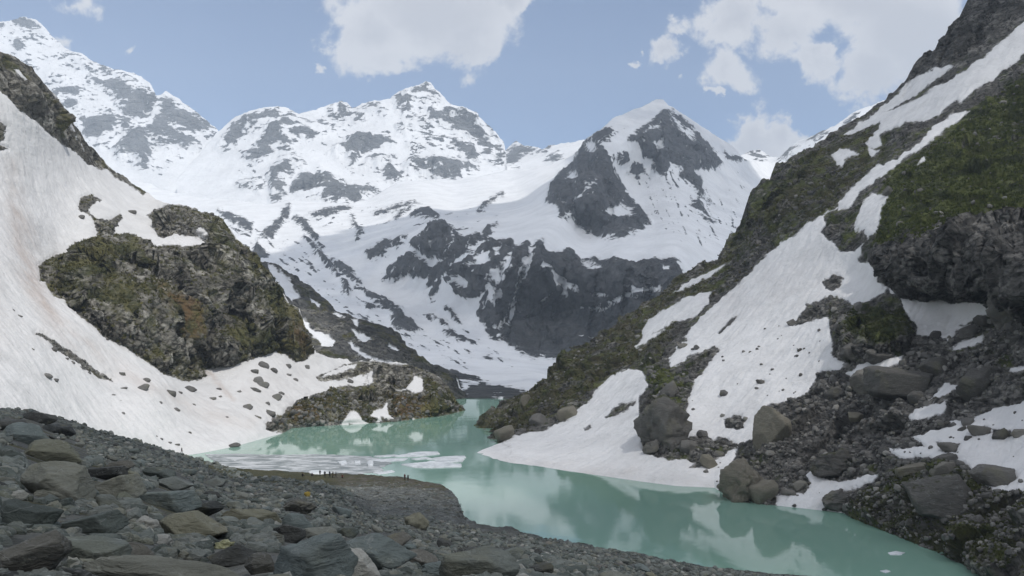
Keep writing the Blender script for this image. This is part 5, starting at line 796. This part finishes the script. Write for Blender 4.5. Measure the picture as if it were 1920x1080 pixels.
def floe(name, poly, h, mat, label, cat=None, group=None, kind=None, rag=0.35, seed=1):
    """a slab of ice floating on the lake: ragged outline, sloping rim, lumpy top"""
    pts = np.array([unp(np.float64(x), np.float64(y), lakeY(y))[:2] for x, y in poly])
    seg = []
    for a, c in zip(pts, np.roll(pts, -1, 0)):
        k = max(2, int(np.linalg.norm(c - a) / 0.6)); seg += [a + (c - a) * i / k for i in range(k)]
    ring = np.array(seg); q = np.concatenate([ring, np.full((len(ring), 1), seed * 3.3)], 1)
    cen = ring.mean(0); nrm = (ring - cen) / (np.linalg.norm(ring - cen, axis=1)[:, None] + 1e-6)
    ring = ring + nrm * (rag * 2.0 * fbm(q, 2.5, 3))[:, None]
    rings = []
    for f, z in ((1.0, -0.35), (1.0, 0.05), (0.97, h * 0.75), (0.9, h), (0.7, h * 1.05), (0.45, h), (0.2, h * 1.05)):
        r = cen + (ring - cen) * f; zz = np.full(len(r), z)
        if z > 0.06: zz = zz + h * 0.6 * fbm(np.concatenate([r, np.full((len(r), 1), 5.0)], 1), 1.6, 4)
        rings.append(np.concatenate([r, zz[:, None]], 1))
    n = len(ring); V = np.concatenate(rings + [[[cen[0], cen[1], h]]])
    fc = []
    for k in range(len(rings) - 1):
        for i in range(n): fc.append((k * n + i, k * n + (i + 1) % n, (k + 1) * n + (i + 1) % n)); fc.append((k * n + i, (k + 1) * n + (i + 1) % n, (k + 1) * n + i))
    for i in range(n): fc.append(((len(rings) - 1) * n + i, (len(rings) - 1) * n + (i + 1) % n, len(V) - 1))
    o = link(name, mesh_from(name, V, np.array(fc), mat, True)); tag(o, label, cat, group, kind); return o
floe('slush', [(385, 852), (440, 851), (500, 853), (545, 853), (600, 852.5), (650, 854), (690, 856), (720, 861), (735, 868), (715, 876), (720, 884), (660, 892), (560, 892), (470, 888), (430, 882), (400, 866)], 0.16, m_slush, 'grey broken slush ice frozen along the spit', kind='stuff', rag=0.8, seed=2)
FL = [([(738, 857), (765, 851), (790, 848), (822, 848), (826, 852), (800, 855), (780, 857)], 0.3, 'pointed white floe at the far side of the drifting ice'), ([(752, 872), (790, 869), (812, 866), (840, 862), (872, 861), (868, 866), (836, 870), (866, 872), (864, 876), (810, 878), (776, 877)], 0.35, 'longest white floe, nearest the open water'),
      ([(800, 862), (835, 857), (872, 856), (874, 859), (830, 864)], 0.3, 'slim white floe touching the low snow bank'), ([(690, 864), (720, 861), (765, 860), (760, 864), (715, 867)], 0.2, 'thin grey floe between the slush and the big floes'), ([(632, 868), (648, 866), (652, 872), (640, 875)], 0.5, 'white lump of ice in the slush behind the group of people'),
      ([(664, 866), (676, 866), (676, 872), (666, 873)], 0.4, 'small white ice lump left of the square one'), ([(688, 868), (700, 867), (700, 876), (690, 877)], 0.5, 'square white ice block at the end of the slush'), ([(577, 886), (590, 884), (612, 885), (622, 889), (600, 892), (580, 891)], 0.4, 'white snow patch on the ice right behind the group of people'), ([(700, 856), (740, 853), (748, 855), (712, 858)], 0.2, 'grey sliver of ice behind the thin floe'),
      ([(770, 861), (800, 858), (810, 860), (780, 863)], 0.2, 'short sliver of ice between the two big floes'), ([(700, 887), (735, 882), (742, 885), (710, 890)], 0.12, 'pale ice film touching the spit'), ([(1663, 1037), (1680, 1034), (1696, 1037), (1690, 1041), (1668, 1041)], 0.12, 'small lone floe in the near lake, the upper of two'), ([(1649, 1071), (1662, 1069), (1672, 1072), (1660, 1075)], 0.1, 'small lone floe in the near lake, the lower of two')]
for k, (poly, h, lab) in enumerate(FL): floe('ice_floe', poly, h, m_ice, lab, 'ice floe', 'ice floes on the lake', rag=0.25, seed=k + 3)
# ------------------------------------------------------------------ people on the spit
def flat_mat(name, col, rough=0.8):
    m, t, b = new_mat(name); P = t.new('ShaderNodeTexCoord').outputs['Object']
    t.put(b.inputs['Base Color'], t.mix(t.noise(P, 9.0, 5, 0.6), tuple(c * 0.75 for c in col), tuple(c * 1.2 for c in col))); b.inputs['Roughness'].default_value = rough; return m
SKIN = flat_mat('skin', (0.33, 0.19, 0.13)); HAIR = flat_mat('dark_hair', (0.015, 0.012, 0.01)); BOOT = flat_mat('boots', (0.03, 0.028, 0.025))
CLOTH = {'black': flat_mat('black_cloth', (0.014, 0.014, 0.016)), 'navy': flat_mat('navy_cloth', (0.018, 0.024, 0.04)), 'grey': flat_mat('grey_cloth', (0.05, 0.05, 0.05)), 'maroon': flat_mat('maroon_cloth', (0.09, 0.02, 0.018)), 'olive': flat_mat('olive_cloth', (0.035, 0.036, 0.02))}
def person(px, py, hpx, rz, pose, top, legs, label, key='front'):
    p, S, N = at(key, px, py); H = hpx / F * p[1]
    sit = pose == 'sit'; H = H / (0.74 if sit else 1.0); H = min(max(H, 1.55), 1.85); k = H / 1.74
    pts, rad, edg = [], [], []
    def add(co, r, par=None):
        pts.append(Vector(co) * k); rad.append(r * k)
        if par is not None: edg.append((par, len(pts) - 1))
        return len(pts) - 1
    z0 = 0.14 if sit else 0.93
    pel = add((0, 0, z0), 0.145); bel = add((0, -0.01, z0 + 0.14), 0.135, pel); che = add((0, -0.02 if not sit else -0.05, z0 + 0.36), 0.155, bel); nek = add((0, -0.01 if not sit else -0.07, z0 + 0.53), 0.06, che)
    hed = add((0, -0.03 if not sit else -0.10, z0 + 0.66), 0.092, nek); add((0, -0.02 if not sit else -0.09, z0 + 0.76), 0.072, hed); add((0, -0.125 if not sit else -0.195, z0 + 0.655), 0.018, hed)
    for s in (-1, 1):
        sh = add((s * 0.175, -0.01, z0 + 0.47), 0.068, che)
        if pose == 'walk': el = (s * 0.25, s * 0.10, z0 + 0.20); ha = (s * 0.24, s * 0.06 - 0.14, z0 - 0.03)
        elif pose == 'point' and s > 0: el = (0.42, -0.12, z0 + 0.42); ha = (0.64, -0.2, z0 + 0.50)
        elif sit: el = (s * 0.25, -0.16, z0 + 0.24); ha = (s * 0.16, -0.38, z0 + 0.26)
        else: el = (s * 0.26, 0.02, z0 + 0.19); ha = (s * 0.25, -0.06, z0 - 0.05)
        e = add(el, 0.048, sh); w = add(ha, 0.033, e); d = (Vector(ha) - Vector(el)).normalized()
        pm = add(Vector(ha) + d * 0.07, 0.034, w); side = Vector((0, 1, 0)) if abs(d.y) < 0.7 else Vector((1, 0, 0))
        for f, L in ((-1.5, .075), (-0.5, .088), (0.5, .083), (1.5, .065)):
            a = add(Vector(ha) + d * 0.11 + side * 0.018 * f, 0.010, pm); add(Vector(ha) + d * (0.11 + L) + side * 0.02 * f + Vector((-s * 0.015, 0, 0)), 0.008, a)
        th = add(Vector(ha) + d * 0.05 - side * 0.045, 0.011, w); add(Vector(ha) + d * 0.10 - side * 0.06, 0.009, th)
        hp = add((s * 0.095, 0, z0 - 0.05), 0.10, pel)
        if sit: kn = add((s * 0.14, -0.40, 0.40), 0.062, hp); an = add((s * 0.13, -0.52, 0.09), 0.042, kn); toe = (s * 0.15, -0.70, 0.04)
        elif pose == 'walk': kn = add((s * 0.10, -0.06 - s * 0.14, 0.49), 0.066, hp); an = add((s * 0.10, 0.06 - s * 0.26, 0.09), 0.043, kn); toe = (s * 0.11, -0.10 - s * 0.26, 0.045)
        else: kn = add((s * 0.11, -0.02, 0.49), 0.066, hp); an = add((s * 0.13, 0.03, 0.09), 0.043, kn); toe = (s * 0.16, -0.15, 0.045)
        add(toe, 0.038, an)
    me = bpy.data.meshes.new('person'); me.from_pydata([v[:] for v in pts], edg, [])
    o = bpy.data.objects.new('person', me); COL.objects.link(o)
    md = o.modifiers.new('skin', 'SKIN'); md.use_smooth_shade = True
    for i, r in enumerate(rad): me.skin_vertices[0].data[i].radius = (r, r)
    for i in range(len(rad)): me.skin_vertices[0].data[i].use_root = (i == 0)
    o.modifiers.new('sub', 'SUBSURF').levels = 1
    dg = bpy.context.evaluated_depsgraph_get(); ev = bpy.data.meshes.new_from_object(o.evaluated_get(dg)); o.modifiers.clear(); o.data = ev
    for m in (CLOTH[top], CLOTH[legs], SKIN, HAIR, BOOT): ev.materials.append(m)
    hands = [Vector(pts[i]) for i in range(len(pts)) if rad[i] < 0.0355 * k and rad[i] > 0.0335 * k]
    for f in ev.polygons:
        c = f.center / k; f.use_smooth = True
        if c.z > z0 + 0.56: idx = 3 if (c.z > z0 + 0.70 or c.y > pts[4].y / k + 0.02) else 2
        elif min(((f.center - h).length for h in hands), default=9) < 0.10 * k: idx = 2
        elif (c.z < 0.11): idx = 4 if (abs(c.x) > 0.04 and (not sit or c.y < -0.44)) else 1
        elif sit: idx = 0 if (c.z > z0 + 0.08 and c.y > -0.24) or (c.z > z0 + 0.14 and abs(c.x) > 0.19) else 1
        else: idx = 0 if c.z > 0.90 or (abs(c.x) > 0.2 and c.z > 0.8) else 1
        f.material_index = idx
    o.location = (p[0], p[1], p[2] + 0.0); o.rotation_euler = (0, 0, rz); tag(o, label, 'person', 'people at the lake'); return o
PEOPLE = [(568, 893.5, 6, 2.6, 'sit', 'black', 'black', 'seated person in black, at the left end of the group on the spit'), (586, 893.5, 6, 0.6, 'sit', 'navy', 'black', 'seated person in dark blue before the white snow patch'), (599, 894, 10, 3.0, 'stand', 'black', 'grey', 'standing person in black jacket, shorter of the standing ones at the snow patch'),
 (608.5, 896, 14, 2.9, 'stand', 'black', 'black', 'tall standing person all in black, left of the close pair'), (616.5, 895, 14, 3.4, 'point', 'navy', 'black', 'tall standing person in navy with one arm raised, right of the close pair'), (624.5, 895.5, 11, 1.2, 'stand', 'olive', 'black', 'standing person in olive just right of the tall pair'), (630, 896, 11, -1.5, 'walk', 'black', 'grey', 'walking person in black with grey trousers at the right of the group'),
 (643.5, 894.5, 6, 0.2, 'sit', 'maroon', 'black', 'seated person in maroon at the right end of the group'), (759, 901, 13, 2.8, 'stand', 'maroon', 'black', 'standing person in maroon jacket on the gravel, left one of the two apart'), (765.5, 901.5, 12, 3.3, 'stand', 'grey', 'black', 'standing person in grey on the gravel, right one of the two apart')]
for a in PEOPLE: person(*a)
person(340, 851.5, 12.5, 1.3, 'walk', 'black', 'grey', 'lone person in dark clothes walking on the snow above the rubble', 'left')
# yellow bag among the stones
def soft_bag(px, py, w):
    p, S, N = at('front', px, py); s = w / 2 / F * p[1]
    V, Fc = rock_shape(77, 4, 0.9, 9, 0.04, 0.14); V = V.copy(); V[:, 0] *= 0.62 + 0.38 * sms(V[:, 2], -1, 0.7); V[:, 1] *= 0.5
    V += 0.05 * np.stack([fbm(V + 3, 0.3, 3), fbm(V + 6, 0.3, 3), fbm(V + 9, 0.3, 3)], -1)
    m = flat_mat('yellow_fabric', (0.30, 0.225, 0.05)); root = link('bag', mesh_from('bag', V * s, Fc, m)); root.location = (p[0], p[1], p[2] + 0.75 * s)
    tag(root, 'small yellow bag lying among the grey stones below the spit', 'bag')
    bm = bmesh.new(); pr = None
    for i in range(13):
        a = math.pi * i / 12; c = Vector((math.cos(a) * 0.35, 0, 0.85 + math.sin(a) * 0.32)) * s
        ring = [bm.verts.new(c + (Vector((math.cos(a), 0, math.sin(a))) * math.cos(q) + Vector((0, 1, 0)) * math.sin(q)) * 0.05 * s) for q in [j * math.pi / 3 for j in range(6)]]
        if pr:
            for j in range(6): bm.faces.new((pr[j], pr[(j + 1) % 6], ring[(j + 1) % 6], ring[j]))
        pr = ring
    me = bpy.data.meshes.new('handle'); bm.to_mesh(me); bm.free(); me.materials.append(flat_mat('dark_strap', (0.05, 0.04, 0.02)))
    h = link('handle', me); h.parent = root
soft_bag(575, 932, 14)

# ------------------------------------------------------------------ unseen clouds, added and thinned to shade parts of the valley, and the hazy air
def cloud_mat(opacity):
  m_cl = bpy.data.materials.new('cloud'); m_cl.use_nodes = True; t = NT(m_cl.node_tree); t.n.clear()
  out = t.new('ShaderNodeOutputMaterial'); tr = t.new('ShaderNodeBsdfTransparent'); tl = t.new('ShaderNodeBsdfTranslucent'); tl.inputs['Color'].default_value = (0.9, 0.91, 0.93, 1)
  mx = t.new('ShaderNodeMixShader'); mx.inputs[0].default_value = opacity
  t.l.new(tr.outputs[0], mx.inputs[1]); t.l.new(tl.outputs[0], mx.inputs[2]); t.l.new(mx.outputs[0], out.inputs['Surface']); return m_cl
def cloud(gx, gy, gz, rx, ry, h, label, seed, opacity):
    """a shade caster out of view, built as a flat-bottomed cumulus; gx, gy, gz is the place its shade falls"""
    z = 2500.0; k = (z - gz) / SUN.z; V, Fc = ico(6); V = V.copy()
    f = 1 + 0.55 * fbm(V + seed, 0.9, 5, 0.55) + 0.16 * fbm(V + seed, 0.25, 4, 0.6, True); V = V * f[:, None]; V[:, 2] = np.where(V[:, 2] < 0, V[:, 2] * 0.35, V[:, 2])
    o = link('cloud', mesh_from('cloud', V * np.array([rx, ry, h]), Fc, cloud_mat(opacity))); o.location = (gx + SUN.x * k, gy + SUN.y * k, z); tag(o, label, 'cloud', 'unseen clouds shading the valley'); return o
SHADE_CLOUDS = [(20, -20, 15, 340, 180, 120, 'unseen overhead cloud added to shade the front moraine', 1, 0.38), (290, 240, 40, 250, 260, 140, 'unseen overhead cloud added to shade the right mountainside', 3, 0.2), (330, 1360, 180, 720, 830, 260, 'unseen overhead cloud added to shade the cliff wall', 2, 0.55)]
for a in SHADE_CLOUDS: cloud(*a)
HAZE_DENSITY = 1.3e-4
bm = bmesh.new(); bmesh.ops.create_cube(bm, size=1.0); me = bpy.data.meshes.new('haze'); bm.to_mesh(me); bm.free()
hz = link('haze', me); hz.scale = (9000, 6200, 1758); hz.location = (0, 2780, 871); tag(hz, 'thin blue haze filling the valley', None, None, 'stuff')
mh = bpy.data.materials.new('haze'); mh.use_nodes = True; t = NT(mh.node_tree); t.n.clear(); out = t.new('ShaderNodeOutputMaterial')
pv = t.new('ShaderNodeVolumePrincipled'); pv.inputs['Color'].default_value = (0.77, 0.875, 1.0, 1); pv.inputs['Density'].default_value = HAZE_DENSITY; pv.inputs['Anisotropy'].default_value = 0.2
t.l.new(pv.outputs[0], out.inputs['Volume']); me.materials.append(mh)
